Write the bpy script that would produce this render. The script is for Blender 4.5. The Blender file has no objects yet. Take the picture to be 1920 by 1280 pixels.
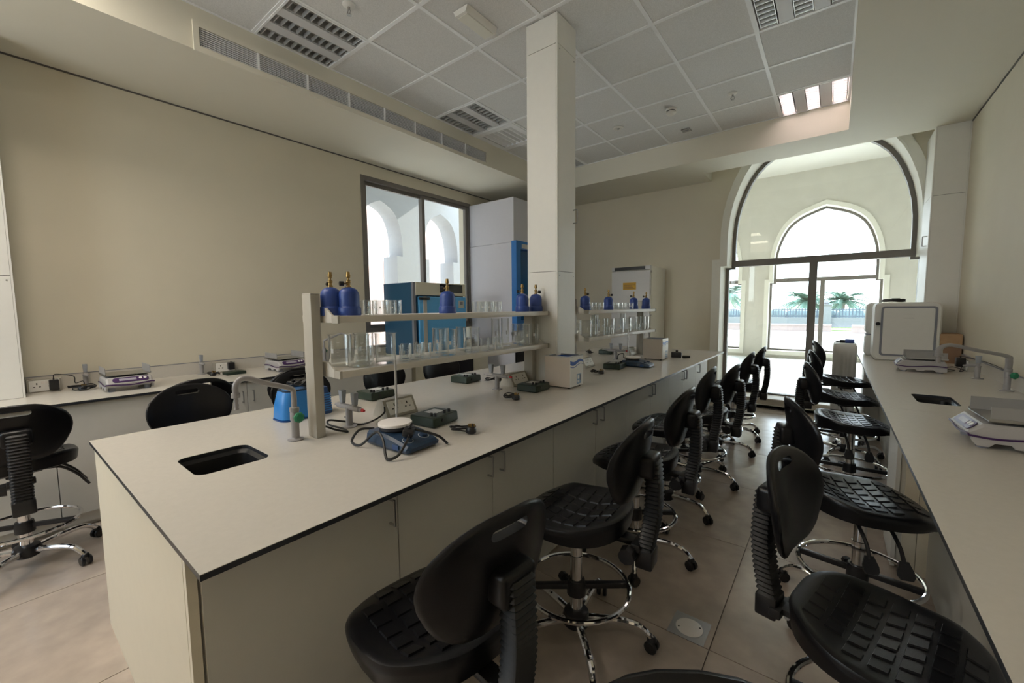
import bpy, bmesh, math, random
from math import sin, cos, pi, radians
from mathutils import Vector, Matrix
random.seed(7)
S = bpy.context.scene
COL = S.collection

# ------------------------------------------------------------------ camera, world, sun, exposure
cam = bpy.data.cameras.new('camera')
cam.sensor_width = 36.0
cam.lens = 771.6 / 1920 * 36
cam.clip_start = 0.02
cam.clip_end = 500
camo = bpy.data.objects.new('camera', cam)
COL.objects.link(camo)
YAW, PIT, ROL = 0.66317797, 0.08196134, 0.00934228
fw = Vector((-sin(YAW) * cos(PIT), cos(YAW) * cos(PIT), -sin(PIT)))
rt = Vector((cos(YAW), sin(YAW), 0))
dn = fw.cross(rt)
r2 = rt * cos(ROL) + dn * sin(ROL)
d2 = -rt * sin(ROL) + dn * cos(ROL)
camo.matrix_world = Matrix(((r2.x, -d2.x, -fw.x, 0), (r2.y, -d2.y, -fw.y, 0), (r2.z, -d2.z, -fw.z, 1.44), (0, 0, 0, 1)))
S.camera = camo

W = bpy.data.worlds.new('sky')
S.world = W
W.use_nodes = True
wn = W.node_tree.nodes
wl = W.node_tree.links
wn.clear()
wo = wn.new('ShaderNodeOutputWorld')
wb = wn.new('ShaderNodeBackground')
wb.inputs['Strength'].default_value = 5.2
wr = wn.new('ShaderNodeValToRGB')
wr.color_ramp.elements[0].position = 0.0
wr.color_ramp.elements[0].color = (0.87, 0.94, 1.0, 1)
wr.color_ramp.elements[1].position = 0.7
wr.color_ramp.elements[1].color = (0.62, 0.78, 1.0, 1)
wt = wn.new('ShaderNodeTexCoord')
wsx = wn.new('ShaderNodeSeparateXYZ')
wl.new(wt.outputs['Generated'], wsx.inputs[0])
wl.new(wsx.outputs['Z'], wr.inputs[0])
wl.new(wr.outputs[0], wb.inputs[0])
wl.new(wb.outputs[0], wo.inputs[0])

sun = bpy.data.lights.new('sun', 'SUN')
sun.energy = 10.0
sun.angle = radians(0.6)
sun.color = (1.0, 0.96, 0.88)
suno = bpy.data.objects.new('sun', sun)
COL.objects.link(suno)
suno.rotation_euler = (Vector((-0.12, -0.80, -0.56))).to_track_quat('-Z', 'Y').to_euler()

def portal(name, loc, rot, sx, sy):
    l = bpy.data.lights.new(name, 'AREA')
    l.shape = 'RECTANGLE'
    l.size, l.size_y = sx, sy
    l.cycles.is_portal = True
    o = bpy.data.objects.new(name, l)
    o.location = loc
    o.rotation_euler = rot
    COL.objects.link(o)

portal('door_portal', (-0.245, 7.1, 1.9), (radians(-90), 0, 0), 2.2, 3.6)
portal('left_portal', (-4.75, 3.9, 2.0), (0, radians(-90), 0), 2.1, 2.0)
portal('rear_portal', (-3.25, -2.7, 2.25), (radians(90), 0, 0), 2.1, 1.5)

S.view_settings.view_transform = 'Standard'
S.view_settings.look = 'None'
S.view_settings.exposure = 0.4
S.view_settings.gamma = 1.0
S.view_settings.use_curve_mapping = False
S.cycles.max_bounces = 10
S.cycles.diffuse_bounces = 6
S.cycles.transparent_max_bounces = 24
S.cycles.sample_clamp_indirect = 6

# ------------------------------------------------------------------ helpers
class MB:
    def __init__(self):
        self.bm = bmesh.new()

    def box(self, x0, x1, y0, y1, z0, z1, bev=0.0, seg=2):
        t = bmesh.new()
        bmesh.ops.create_cube(t, size=1)
        bmesh.ops.scale(t, vec=(x1 - x0, y1 - y0, z1 - z0), verts=t.verts)
        bmesh.ops.translate(t, vec=((x0 + x1) / 2, (y0 + y1) / 2, (z0 + z1) / 2), verts=t.verts)
        if bev:
            bmesh.ops.bevel(t, geom=list(t.edges), offset=bev, segments=seg, affect='EDGES', profile=0.5)
        self._merge(t)
        return self

    def _merge(self, t, M=None):
        mp = {}
        for v in t.verts:
            mp[v] = self.bm.verts.new(M @ v.co if M else v.co)
        for f in t.faces:
            try:
                self.bm.faces.new([mp[v] for v in f.verts])
            except ValueError:
                pass
        t.free()

    def xf(self, M):
        bmesh.ops.transform(self.bm, matrix=M, verts=self.bm.verts)
        return self

    def add(self, other, M=None):
        self._merge(other.bm, M)
        return self

    def ringloft(self, rings, caps=True, closed=False):
        vs = [[self.bm.verts.new(p) for p in r] for r in rings]
        n = len(vs[0])
        m = len(vs)
        for i in range(m if closed else m - 1):
            a, b = vs[i], vs[(i + 1) % m]
            for j in range(n):
                self.bm.faces.new((a[j], a[(j + 1) % n], b[(j + 1) % n], b[j]))
        if caps and not closed:
            self.bm.faces.new(vs[0][::-1])
            self.bm.faces.new(vs[-1])
        return self

    def tube(self, pts, r, n=8, closed=False):
        pts = [Vector(p) for p in pts]
        m = len(pts)
        rs = r if isinstance(r, (list, tuple)) else [r] * m
        rings = []
        nrm = None
        for i, p in enumerate(pts):
            if closed:
                t = (pts[(i + 1) % m] - pts[i - 1]).normalized()
            else:
                t = (pts[min(i + 1, m - 1)] - pts[max(i - 1, 0)]).normalized()
            if nrm is None:
                nrm = t.orthogonal().normalized()
                if abs(t.z) < 0.9:
                    nrm = (Vector((0, 0, 1)) - t * t.z).normalized()
            nrm = (nrm - t * nrm.dot(t))
            nrm = nrm.normalized() if nrm.length > 1e-6 else t.orthogonal().normalized()
            b = t.cross(nrm)
            rings.append([p + (nrm * cos(2 * pi * k / n) + b * sin(2 * pi * k / n)) * rs[i] for k in range(n)])
        return self.ringloft(rings, caps=not closed, closed=closed)

    def cyl(self, p0, p1, r0, r1=None, n=16):
        return self.tube([p0, p1], [r0, r0 if r1 is None else r1], n)

    def lathe(self, prof, c=(0, 0, 0), n=24, caps=False):
        rings = [[(c[0] + r * cos(2 * pi * k / n), c[1] + r * sin(2 * pi * k / n), c[2] + z) for k in range(n)] for r, z in prof]
        return self.ringloft(rings, caps=caps)

    def prism(self, poly, axis, a, b):
        def P(u, v, w):
            return (w, u, v) if axis == 0 else ((u, w, v) if axis == 1 else (u, v, w))
        return self.ringloft([[P(u, v, a) for u, v in poly], [P(u, v, b) for u, v in poly]])

    def plate(self, outer, holes, axis, a, b):
        """flat slab with holes, polygons in the two free axes"""
        def P(u, v, w):
            return (w, u, v) if axis == 0 else ((u, w, v) if axis == 1 else (u, v, w))
        t = bmesh.new()
        ed = []
        for lp in [outer] + holes:
            vs = [t.verts.new(P(u, v, a)) for u, v in lp]
            for i in range(len(vs)):
                ed.append(t.edges.new((vs[i], vs[(i + 1) % len(vs)])))
        bmesh.ops.triangle_fill(t, use_beauty=True, use_dissolve=False, edges=ed)
        ret = bmesh.ops.extrude_face_region(t, geom=list(t.faces))
        d = Vector(P(0, 0, b)) - Vector(P(0, 0, a))
        bmesh.ops.translate(t, vec=d, verts=[g for g in ret['geom'] if isinstance(g, bmesh.types.BMVert)])
        self._merge(t)
        return self

    def mesh(self, name, smooth=35):
        bm = self.bm
        bmesh.ops.recalc_face_normals(bm, faces=bm.faces)
        me = bpy.data.meshes.new(name)
        bm.to_mesh(me)
        bm.free()
        if smooth:
            me.shade_smooth()
            me.set_sharp_from_angle(angle=radians(smooth))
        return me

def part(name, mb, mat, parent=None, smooth=35, loc=None, rot=None, label=None, kind=None):
    me = mb if isinstance(mb, bpy.types.Mesh) else mb.mesh(name, smooth)
    if mat is not None and not me.materials:
        me.materials.append(mat)
    o = bpy.data.objects.new(name, me)
    COL.objects.link(o)
    if parent:
        o.parent = parent
    if loc:
        o.location = loc
    if rot:
        o.rotation_euler = rot
    if label:
        o['label'] = label
    if kind:
        o['kind'] = kind
    return o

def tag(o, label, cat, group=None):
    o['label'] = label
    o['category'] = cat
    if group:
        o['group'] = group
    return o

def thing(name, label, cat, loc=(0, 0, 0), rz=0.0, group=None):
    o = bpy.data.objects.new(name, None)
    o.empty_display_size = 0.05
    COL.objects.link(o)
    o.location = loc
    o.rotation_euler = (0, 0, rz)
    return tag(o, label, cat, group)

def struct(name, mb, mat, parent=None, smooth=0):
    o = part(name, mb, mat, parent, smooth)
    if not parent:
        o['kind'] = 'structure'
    return o

def structe(name):
    o = bpy.data.objects.new(name, None)
    COL.objects.link(o)
    o['kind'] = 'structure'
    return o

def kids(o):
    return [c for c in bpy.data.objects if c.parent == o]

def dup(root, loc, rz, label=None, group=None):
    r = root.copy()
    COL.objects.link(r)
    r.location = loc
    r.rotation_euler = (0, 0, rz)
    if label:
        r['label'] = label
    if group:
        r['group'] = group
    for ch in root.children:
        c = ch.copy()
        COL.objects.link(c)
        c.parent = r
        for g in ch.children:
            d = g.copy()
            COL.objects.link(d)
            d.parent = c
    return r

def smoothpath(pts, n=6):
    P = [Vector(p) for p in pts]
    out = []
    for i in range(len(P) - 1):
        p0, p1, p2, p3 = P[max(i - 1, 0)], P[i], P[i + 1], P[min(i + 2, len(P) - 1)]
        for k in range(n):
            t = k / n
            out.append(0.5 * ((2 * p1) + (p2 - p0) * t + (2 * p0 - 5 * p1 + 4 * p2 - p3) * t * t + (3 * p1 - p0 - 3 * p2 + p3) * t ** 3))
    out.append(P[-1])
    return out

def rrect(x0, x1, y0, y1, r, n=5):
    out = []
    for cx, cy, a in ((x1 - r, y1 - r, 0), (x0 + r, y1 - r, 90), (x0 + r, y0 + r, 180), (x1 - r, y0 + r, 270)):
        for k in range(n + 1):
            t = radians(a + 90 * k / n)
            out.append((cx + r * cos(t), cy + r * sin(t)))
    return out

# ------------------------------------------------------------------ materials
def mat(name, col, rough=0.5, metal=0.0, noise=0.0, scale=20.0, bump=0.0, spec=0.5, coat=0.0, bscale=None):
    m = bpy.data.materials.new(name)
    m.use_nodes = True
    nt = m.node_tree
    b = nt.nodes['Principled BSDF']
    b.inputs['Base Color'].default_value = (*col, 1)
    b.inputs['Roughness'].default_value = rough
    b.inputs['Metallic'].default_value = metal
    b.inputs['Specular IOR Level'].default_value = spec
    if coat:
        b.inputs['Coat Weight'].default_value = coat
        b.inputs['Coat Roughness'].default_value = 0.15
    tc = nt.nodes.new('ShaderNodeTexCoord')
    nz = nt.nodes.new('ShaderNodeTexNoise')
    nz.inputs['Scale'].default_value = scale
    nz.inputs['Detail'].default_value = 5
    nt.links.new(tc.outputs['Object'], nz.inputs['Vector'])
    amt = noise if noise else 0.01
    rp = nt.nodes.new('ShaderNodeValToRGB')
    rp.color_ramp.elements[0].position = 0.3
    rp.color_ramp.elements[1].position = 0.7
    rp.color_ramp.elements[0].color = (*[c * (1 - amt) for c in col], 1)
    rp.color_ramp.elements[1].color = (*[min(1, c * (1 + amt)) for c in col], 1)
    nt.links.new(nz.outputs['Fac'], rp.inputs[0])
    nt.links.new(rp.outputs[0], b.inputs['Base Color'])
    if bump:
        nb = nt.nodes.new('ShaderNodeTexNoise')
        nb.inputs['Scale'].default_value = bscale or scale * 4
        nb.inputs['Detail'].default_value = 4
        nt.links.new(tc.outputs['Object'], nb.inputs['Vector'])
        bp = nt.nodes.new('ShaderNodeBump')
        bp.inputs['Strength'].default_value = bump
        bp.inputs['Distance'].default_value = 0.002
        nt.links.new(nb.outputs['Fac'], bp.inputs['Height'])
        nt.links.new(bp.outputs[0], b.inputs['Normal'])
    return m

def emis(name, col, st):
    m = bpy.data.materials.new(name)
    m.use_nodes = True
    nt = m.node_tree
    nt.nodes.clear()
    e = nt.nodes.new('ShaderNodeEmission')
    e.inputs[0].default_value = (*col, 1)
    e.inputs[1].default_value = st
    o = nt.nodes.new('ShaderNodeOutputMaterial')
    nt.links.new(e.outputs[0], o.inputs[0])
    return m

def thin_glass(name, tint=(0.97, 0.985, 0.98), refl=0.9, edge=5.0):
    m = bpy.data.materials.new(name)
    m.use_nodes = True
    nt = m.node_tree
    nt.nodes.clear()
    o = nt.nodes.new('ShaderNodeOutputMaterial')
    tr = nt.nodes.new('ShaderNodeBsdfTransparent')
    tr.inputs[0].default_value = (*tint, 1)
    gl = nt.nodes.new('ShaderNodeBsdfGlossy')
    gl.inputs['Roughness'].default_value = 0.02
    gl.inputs[0].default_value = (refl, refl, refl, 1)
    lw = nt.nodes.new('ShaderNodeLayerWeight')
    lw.inputs['Blend'].default_value = 0.5
    pw = nt.nodes.new('ShaderNodeMath')
    pw.operation = 'POWER'
    pw.inputs[1].default_value = edge
    nt.links.new(lw.outputs['Facing'], pw.inputs[0])
    fr = nt.nodes.new('ShaderNodeMath')
    fr.operation = 'MULTIPLY_ADD'
    fr.inputs[1].default_value = 0.85
    fr.inputs[2].default_value = 0.03
    nt.links.new(pw.outputs[0], fr.inputs[0])
    mx = nt.nodes.new('ShaderNodeMixShader')
    nt.links.new(fr.outputs[0], mx.inputs[0])
    nt.links.new(tr.outputs[0], mx.inputs[1])
    nt.links.new(gl.outputs[0], mx.inputs[2])
    nt.links.new(mx.outputs[0], o.inputs[0])
    return m

M = {}
M['wall'] = mat('wall_paint', (0.68, 0.63, 0.51), 0.75, noise=0.015, scale=3, bump=0.06, bscale=120)
M['soffit'] = mat('soffit_paint', (0.76, 0.75, 0.70), 0.7, noise=0.012, scale=2)
M['bulk'] = mat('bulkhead_paint', (0.76, 0.73, 0.63), 0.7, noise=0.012, scale=2)
M['tile'] = mat('ceiling_tile', (0.74, 0.74, 0.74), 0.85, noise=0.10, scale=160, bump=0.25, bscale=220)
M['grid'] = mat('grid_white', (0.88, 0.89, 0.91), 0.4)
M['floor'] = mat('porcelain_tile', (0.47, 0.40, 0.34), 0.2, noise=0.10, scale=9, bump=0.03)
M['grout'] = mat('grout', (0.20, 0.17, 0.15), 0.9)
M['stone'] = mat('step_stone', (0.62, 0.56, 0.47), 0.45, noise=0.05, scale=12)
M['trimw'] = mat('trim_white', (0.80, 0.79, 0.72), 0.6)
M['panel'] = mat('column_panel', (0.78, 0.77, 0.73), 0.45)
M['lam'] = mat('worktop_laminate', (0.60, 0.57, 0.515), 0.27, noise=0.02, scale=60)
M['core'] = mat('worktop_core', (0.025, 0.028, 0.035), 0.35)
M['cab'] = mat('cabinet_white', (0.64, 0.63, 0.58), 0.5, noise=0.01)
M['cabw'] = mat('cabinet_warm', (0.80, 0.74, 0.60), 0.5, noise=0.01)
M['seam'] = mat('seam_dark', (0.12, 0.11, 0.10), 0.8)
M['frame'] = mat('frame_bronze', (0.17, 0.155, 0.14), 0.45)
M['plastic'] = mat('black_polyurethane', (0.006, 0.006, 0.0075), 0.30, noise=0.1, scale=200, bump=0.12, bscale=500, spec=0.35)
M['blackp'] = mat('black_plastic', (0.012, 0.012, 0.014), 0.35)
M['rubber'] = mat('black_rubber', (0.010, 0.010, 0.011), 0.5)
M['chrome'] = mat('chrome', (0.78, 0.78, 0.80), 0.07, 1.0, noise=0.005)
M['steel'] = mat('brushed_steel', (0.55, 0.55, 0.55), 0.3, 1.0)
M['nickel'] = mat('satin_nickel', (0.42, 0.42, 0.42), 0.35, 1.0)
M['shelf'] = mat('shelf_grey_metal', (0.62, 0.59, 0.53), 0.42, noise=0.02)
M['post'] = mat('post_grey', (0.40, 0.38, 0.33), 0.45, noise=0.02)
M['pipe'] = mat('tap_grey_epoxy', (0.31, 0.30, 0.305), 0.3, spec=0.6)
M['handleg'] = mat('handle_slate', (0.28, 0.30, 0.33), 0.4)
M['green'] = mat('green_knob', (0.02, 0.20, 0.10), 0.35)
M['red'] = mat('red_plastic', (0.55, 0.04, 0.04), 0.4)
M['gas'] = mat('cartridge_blue', (0.022, 0.06, 0.27), 0.4, noise=0.04)
M['brass'] = mat('brass', (0.32, 0.22, 0.09), 0.35, 1.0)
M['psu'] = mat('psu_green', (0.013, 0.028, 0.017), 0.45, noise=0.08, scale=60)
M['silver'] = mat('silver_plate', (0.55, 0.56, 0.55), 0.4)
M['navy'] = mat('hotplate_navy', (0.018, 0.045, 0.095), 0.38)
M['ceramic'] = mat('ceramic_white', (0.82, 0.78, 0.74), 0.35)
M['white'] = mat('white_plastic', (0.80, 0.79, 0.76), 0.4)
M['beige'] = mat('bath_beige', (0.66, 0.60, 0.55), 0.45)
M['bluew'] = mat('wave_blue', (0.03, 0.10, 0.42), 0.4)
M['cpanel'] = mat('control_panel_blue', (0.28, 0.40, 0.56), 0.4)
M['scale'] = mat('balance_grey', (0.42, 0.405, 0.40), 0.45)
M['guard'] = mat('guard_grey', (0.30, 0.295, 0.29), 0.35)
M['purple'] = mat('purple_panel', (0.05, 0.015, 0.09), 0.35)
M['lcd'] = mat('lcd', (0.36, 0.34, 0.40), 0.25)
M['tub'] = mat('bright_blue', (0.03, 0.22, 0.62), 0.3)
M['tubd'] = mat('deep_blue', (0.02, 0.07, 0.22), 0.4)
M['teal'] = mat('oven_teal', (0.015, 0.085, 0.17), 0.45)
M['cyan'] = mat('oven_cyan', (0.12, 0.47, 0.90), 0.4)
M['cream'] = mat('cream_enamel', (0.72, 0.69, 0.56), 0.4)
M['ovenglass'] = mat('dark_glass', (0.012, 0.012, 0.018), 0.08)
M['hood'] = mat('hood_lilac_white', (0.66, 0.66, 0.72), 0.45)
M['hoodblue'] = mat('hood_blue', (0.03, 0.19, 0.55), 0.4)
M['hoodglass'] = mat('hood_glass_blue', (0.01, 0.10, 0.28), 0.12)
M['fridge'] = mat('fridge_grey', (0.62, 0.62, 0.62), 0.4)
M['fridgew'] = mat('fridge_white', (0.78, 0.77, 0.70), 0.4)
M['yellow'] = mat('label_yellow', (0.62, 0.36, 0.03), 0.6)
M['crate'] = mat('tank_white', (0.74, 0.73, 0.69), 0.5)
M['gasket'] = mat('gasket_grey', (0.22, 0.23, 0.27), 0.5)
M['card'] = mat('cardboard', (0.42, 0.27, 0.15), 0.8, noise=0.06)
M['cardd'] = mat('cardboard_tape', (0.25, 0.15, 0.09), 0.6)
M['sink'] = mat('sink_black', (0.006, 0.006, 0.007), 0.45)
M['socketw'] = mat('socket_white', (0.82, 0.81, 0.78), 0.35)
M['hole'] = mat('hole_black', (0.01, 0.01, 0.01), 0.6)
M['grille'] = mat('grille_dark', (0.06, 0.06, 0.06), 0.7)
M['louvre'] = mat('louvre_aluminium', (0.66, 0.67, 0.68), 0.32, 0.55)
M['lightbox'] = mat('fitting_white', (0.66, 0.66, 0.68), 0.5)
M['tubeoff'] = mat('tube_off', (0.30, 0.29, 0.27), 0.4)
M['tubeon'] = emis('tube_on', (1.0, 0.80, 0.76), 22.0)
M['glass'] = thin_glass('window_glass')
M['beaker'] = thin_glass('beaker_glass', (0.96, 0.97, 0.97), 1.0, 1.7)
M['mark'] = mat('beaker_print', (0.80, 0.80, 0.78), 0.6)
M['plaza'] = mat('plaza_paving', (0.80, 0.77, 0.70), 0.7, noise=0.04, scale=0.5)
M['bay'] = mat('bay_render', (0.60, 0.585, 0.53), 0.8, noise=0.03, scale=4, bump=0.1)
M['bayfloor'] = mat('bay_floor', (0.78, 0.77, 0.74), 0.3, noise=0.02)
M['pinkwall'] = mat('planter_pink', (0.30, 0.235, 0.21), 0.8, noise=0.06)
M['farwall'] = mat('boundary_wall', (0.24, 0.24, 0.25), 0.8, noise=0.05)
M['lawn'] = mat('lawn', (0.10, 0.20, 0.035), 0.9, noise=0.2, scale=3)
M['hedge'] = mat('hedge', (0.11, 0.15, 0.15), 0.9, noise=0.3, scale=2)
M['fence'] = mat('fence_iron', (0.09, 0.11, 0.15), 0.6)
M['palm'] = mat('palm_leaf', (0.17, 0.28, 0.21), 0.6, noise=0.2)  # leaf green made paler to put distant haze into the colour
M['trunk'] = mat('palm_trunk', (0.25, 0.20, 0.16), 0.9, noise=0.2)
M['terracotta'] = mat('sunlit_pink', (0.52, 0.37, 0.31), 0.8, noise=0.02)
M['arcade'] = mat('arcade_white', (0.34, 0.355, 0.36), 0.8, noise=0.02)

BT = 0.857          # bench top height
ZC = 3.53           # tiled ceiling
ZS = 3.24           # soffit
XL, XR = -4.63, 1.0  # side walls
YF = 6.64           # far wall
YB = -2.6           # rear wall

# ------------------------------------------------------------------ structure: floor
fl = structe('floor')
part('floor_tile', MB().box(-1.34, XR, YF, 6.674, -0.006, 0), M['floor'], fl, 0)
part('screed', MB().box(XL - 0.15, XR + 0.15, YB - 0.15, YF + 0.04, -0.12, -0.006), M['grout'], fl, 0)
TS = 0.9205
tm = MB().box(0.002, TS - 0.002, 0.002, TS - 0.002, -0.006, 0.0).mesh('floor_tile', 0)
tm.materials.append(M['floor'])
x0, y0 = -0.352, 1.776
for i in range(-6, 3):
    for j in range(-6, 7):
        xa, ya = x0 + i * TS, y0 + j * TS
        if xa + TS < XL or xa > XR or ya + TS < YB or ya > YF:
            continue
        if xa < XL or xa + TS > XR or ya + TS > YF or ya < YB:
            part('floor_tile', MB().box(max(xa + .002, XL), min(xa + TS - .002, XR), max(ya + .002, YB), min(ya + TS - .002, YF), -0.006, 0), M['floor'], fl, 0)
        else:
            part('floor_tile', tm, None, fl, loc=(xa, ya, 0))

# ------------------------------------------------------------------ structure: ceiling, soffits
ce = structe('ceiling')
part('slab', MB().box(XL - 0.2, XR + 0.2, YB - 0.2, YF + 0.9, 3.85, 4.0), M['soffit'], ce, 0)
GX = [0.04 - 0.6 * k for k in range(7)]          # 0.04 .. -3.56
GY = [5.63 - 0.604 * k for k in range(14)]       # 5.63 .. -2.2
light_cells = {(5, 0), (5, 3), (5, 6), (0, 0), (0, 3), (0, 9), (3, 9), (5, 9), (0, 12), (3, 12), (5, 12)}
vent_cell = (5, 2)
tlm = MB().box(0.006, 0.594, 0.006, 0.598, 0.004, 0.018).mesh('ceiling_tile', 0)
tlm.materials.append(M['tile'])
for i in range(6):
    for j in range(13):
        if (i, j) in light_cells or (i, j) == vent_cell:
            continue
        part('ceiling_tile', tlm, None, ce, loc=(GX[i + 1], GY[j + 1], ZC))
for g in GX:
    part('grid_bar', MB().box(g - 0.014, g + 0.014, GY[-1], GY[0], ZC - 0.003, ZC + 0.01), M['grid'], ce, 0)
for g in GY:
    part('grid_bar', MB().box(GX[-1], GX[0], g - 0.014, g + 0.014, ZC - 0.002, ZC + 0.01), M['grid'], ce, 0)
# soffits (plasterboard boxes round the tiled field)
gy0, gy1 = 1.05, 4.06
lb = MB()
lb.box(XL, -3.56, YB, gy0, ZS, 3.86).box(XL, -3.56, gy1, YF, ZS, 3.86)
lb.box(XL, -3.56, gy0, gy1, ZS, 3.27).box(XL, -3.56, gy0, gy1, 3.40, 3.86).box(XL, -3.72, gy0, gy1, 3.27, 3.40)
part('soffit', lb, M['bulk'], ce, 0)
part('soffit', MB().box(-3.56, -1.48, 5.63, YF, ZS, 3.86), M['bulk'], ce, 0)
part('soffit', MB().box(-1.48, 0.04, 5.63, 6.2, ZS, 3.86), M['bulk'], ce, 0)
part('soffit', MB().box(0.04, XR, YB, 6.2, ZS, 3.86), M['bulk'], ce, 0)
part('soffit', MB().box(-3.56, 0.04, YB, GY[-1], ZS, 3.86), M['bulk'], ce, 0)

part('shadow_gap', MB().box(XR - .006, XR, YB, 6.12, ZS - .014, ZS), M['seam'], ce, 0)
part('shadow_gap', MB().box(XL, XL + .006, .14, YF, ZS - .012, ZS), M['seam'], ce, 0)
# ------------------------------------------------------------------ arched outlines
AC = [(1, 0), (0.995, .12), (.974, .263), (.93, .41), (.862, .553), (.80, .648), (.727, .732), (.63, .806), (.52, .865), (.42, .908), (.2, .972), (0, 1.022)]
def arch(cx, hwl, hw, z0, zc, zs, H):
    R = [(cx + hwl, z0), (cx + hwl, zc), (cx + hw, zc)] + [(cx + hw * a, zs + H * b) for a, b in AC]
    L = [(2 * cx - x, z) for x, z in R[:-1]][::-1]
    return R + L
CX = -0.245

# left wall, with the sliding window opening
WY0, WY1, WZ0, WZ1 = 2.945, 4.87, 0.94, 3.08
wl_ = MB().plate([(YB - .15, 0), (YF + .7, 0), (YF + .7, 3.9), (YB - .15, 3.9)], [[(WY0, WZ0), (WY1, WZ0), (WY1, WZ1), (WY0, WZ1)]], 0, XL - 0.25, XL)
struct('wall_left', wl_, M['wall'])
struct('wall_right', MB().box(XR, XR + 0.2, YB - .15, YF + .7, 0, 3.9), M['wall'])
wf = MB().plate([(XL, 0), (XR, 0), (XR, 3.9), (XL, 3.9)], [arch(CX, 1.10, 1.015, 0.0005, 2.03, 2.35, 1.40)], 1, YF, YF + 0.55)
wfo = struct('wall_far', wf, M['wall'])
wb_ = MB().plate([(XL, 0), (XR, 0), (XR, 3.9), (XL, 3.9)], [[(-4.3, 1.5), (-2.2, 1.5), (-2.2, 3.0), (-4.3, 3.0)]], 1, YB - 0.2, YB)
struct('wall_back', wb_, M['wall'])
w3 = structe('added_rear_window')  # unseen window, added in the rear wall to let in fill light
for a in (-4.3, -3.27, -2.25):
    part('mullion', MB().box(a, a + .05, YB - .14, YB - .08, 1.5, 3.0), M['frame'], w3, 0)
part('pane', MB().box(-4.3, -2.2, YB - .115, YB - .109, 1.5, 3.0), M['glass'], w3, 0)
# white moulding round the arch
tr = structe('trim_1')
tw = MB().plate(arch(CX, 1.19, 1.09, 0.02, 2.105, 2.35, 1.50), [arch(CX, 1.10, 1.015, 0.05, 2.03, 2.35, 1.40)], 1, YF - 0.03, YF - 0.001)
part('moulding', tw, M['trimw'], tr, 0)
tw2 = MB().plate(arch(CX, 1.0995, 1.0145, 0.02, 2.0295, 2.35, 1.3995), [arch(CX, 1.075, 0.995, 0.05, 2.005, 2.35, 1.38)], 1, YF - 0.03, YF + 0.5)
part('reveal_lining', tw2, M['trimw'], tr, 0)
# step / raised threshold
st = structe('trim_2')
part('step_tread', MB().box(-1.32, XR, 6.66, 6.98, 0.115, 0.14, 0.004), M['stone'], st, 0)
part('step_riser', MB().box(-1.30, XR, 6.675, 6.98, 0.0, 0.115), M['stone'], st, 0)

def glazed_arch(name, cx, y, z0):
    d = structe(name)
    f = MB().plate(arch(cx, 1.075, .995, z0, 2.02, 2.35, 1.38), [arch(cx, 1.03, .95, z0 + .06, 1.98, 2.35, 1.33)], 1, y, y + 0.08)
    part('arch_frame', f, M['frame'], d, 0)
    part('transom', MB().box(cx - 1.0, cx + 1.0, y - .01, y + .09, 2.015, 2.105), M['frame'], d, 0)
    part('mullion', MB().box(cx - 0.045, cx + 0.045, y - .008, y + .088, z0 + .02, 2.02), M['frame'], d, 0)
    part('pane', MB().box(cx - 1.04, cx - .04, y + .035, y + .041, z0 + .05, 2.02), M['glass'], d, 0)
    part('pane', MB().box(cx + .04, cx + 1.04, y + .035, y + .041, z0 + .05, 2.02), M['glass'], d, 0)
    part('pane', MB().plate(arch(cx, .96, .96, 2.10, 2.2, 2.35, 1.34), [], 1, y + .035, y + .041), M['glass'], d, 0)
    return d
glazed_arch('door_1', CX, 6.98, 0.10)

# bay / loggia beyond the door
wo_holes = [arch(c, 1.075, .995, .30 if c == -0.24 else .3, 2.0, 2.35, 1.38) for c in (-3.0, -0.24, 2.52)]
wo2 = MB().plate([(-4.88, 0), (5.5, 0), (5.5, 4.6), (-4.88, 4.6)], wo_holes, 1, 12.2, 12.6)
struct('wall_loggia', wo2, M['bay'])
for k, c in enumerate((-3.0, -0.24, 2.52)):
    glazed_arch('door_%d' % (k + 2), c, 12.42, 0.28)
    mo = MB().plate(arch(c, 1.17, 1.08, .2, 2.08, 2.35, 1.48), [arch(c, 1.075, .995, .30, 2.0, 2.35, 1.38)], 1, 12.17, 12.2)
    tt = structe('trim_%d' % (k + 3))
    part('moulding', mo, M['trimw'], tt, 0)
struct('floor_loggia', MB().box(-4.88, 5.5, 6.98, 12.2, -0.05, 0.13), M['bayfloor'])
struct('ceiling_loggia', MB().box(-4.88, 5.5, 7.19, 12.6, 4.6, 4.8), M['soffit'])
struct('wall_loggia_left', MB().box(-4.88, -4.7, 7.19, 12.2, 0.13, 4.6), M['bay'])
struct('wall_loggia_right', MB().box(5.3, 5.5, 7.19, 12.2, 0.13, 4.6), M['bay'])
struct('wall_loggia_inner', MB().box(XR, 5.5, YF, YF + .55, 0, 4.6).box(XL, XR, YF, YF + .55, 3.9, 4.6), M['bay'])

# grounds
gd = struct('floor_plaza', MB().box(-60, 60, 12.6, 90, -0.3, 0.0).box(-60, -4.9, -30, 12.6, -0.3, 0.0), M['plaza'])

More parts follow.
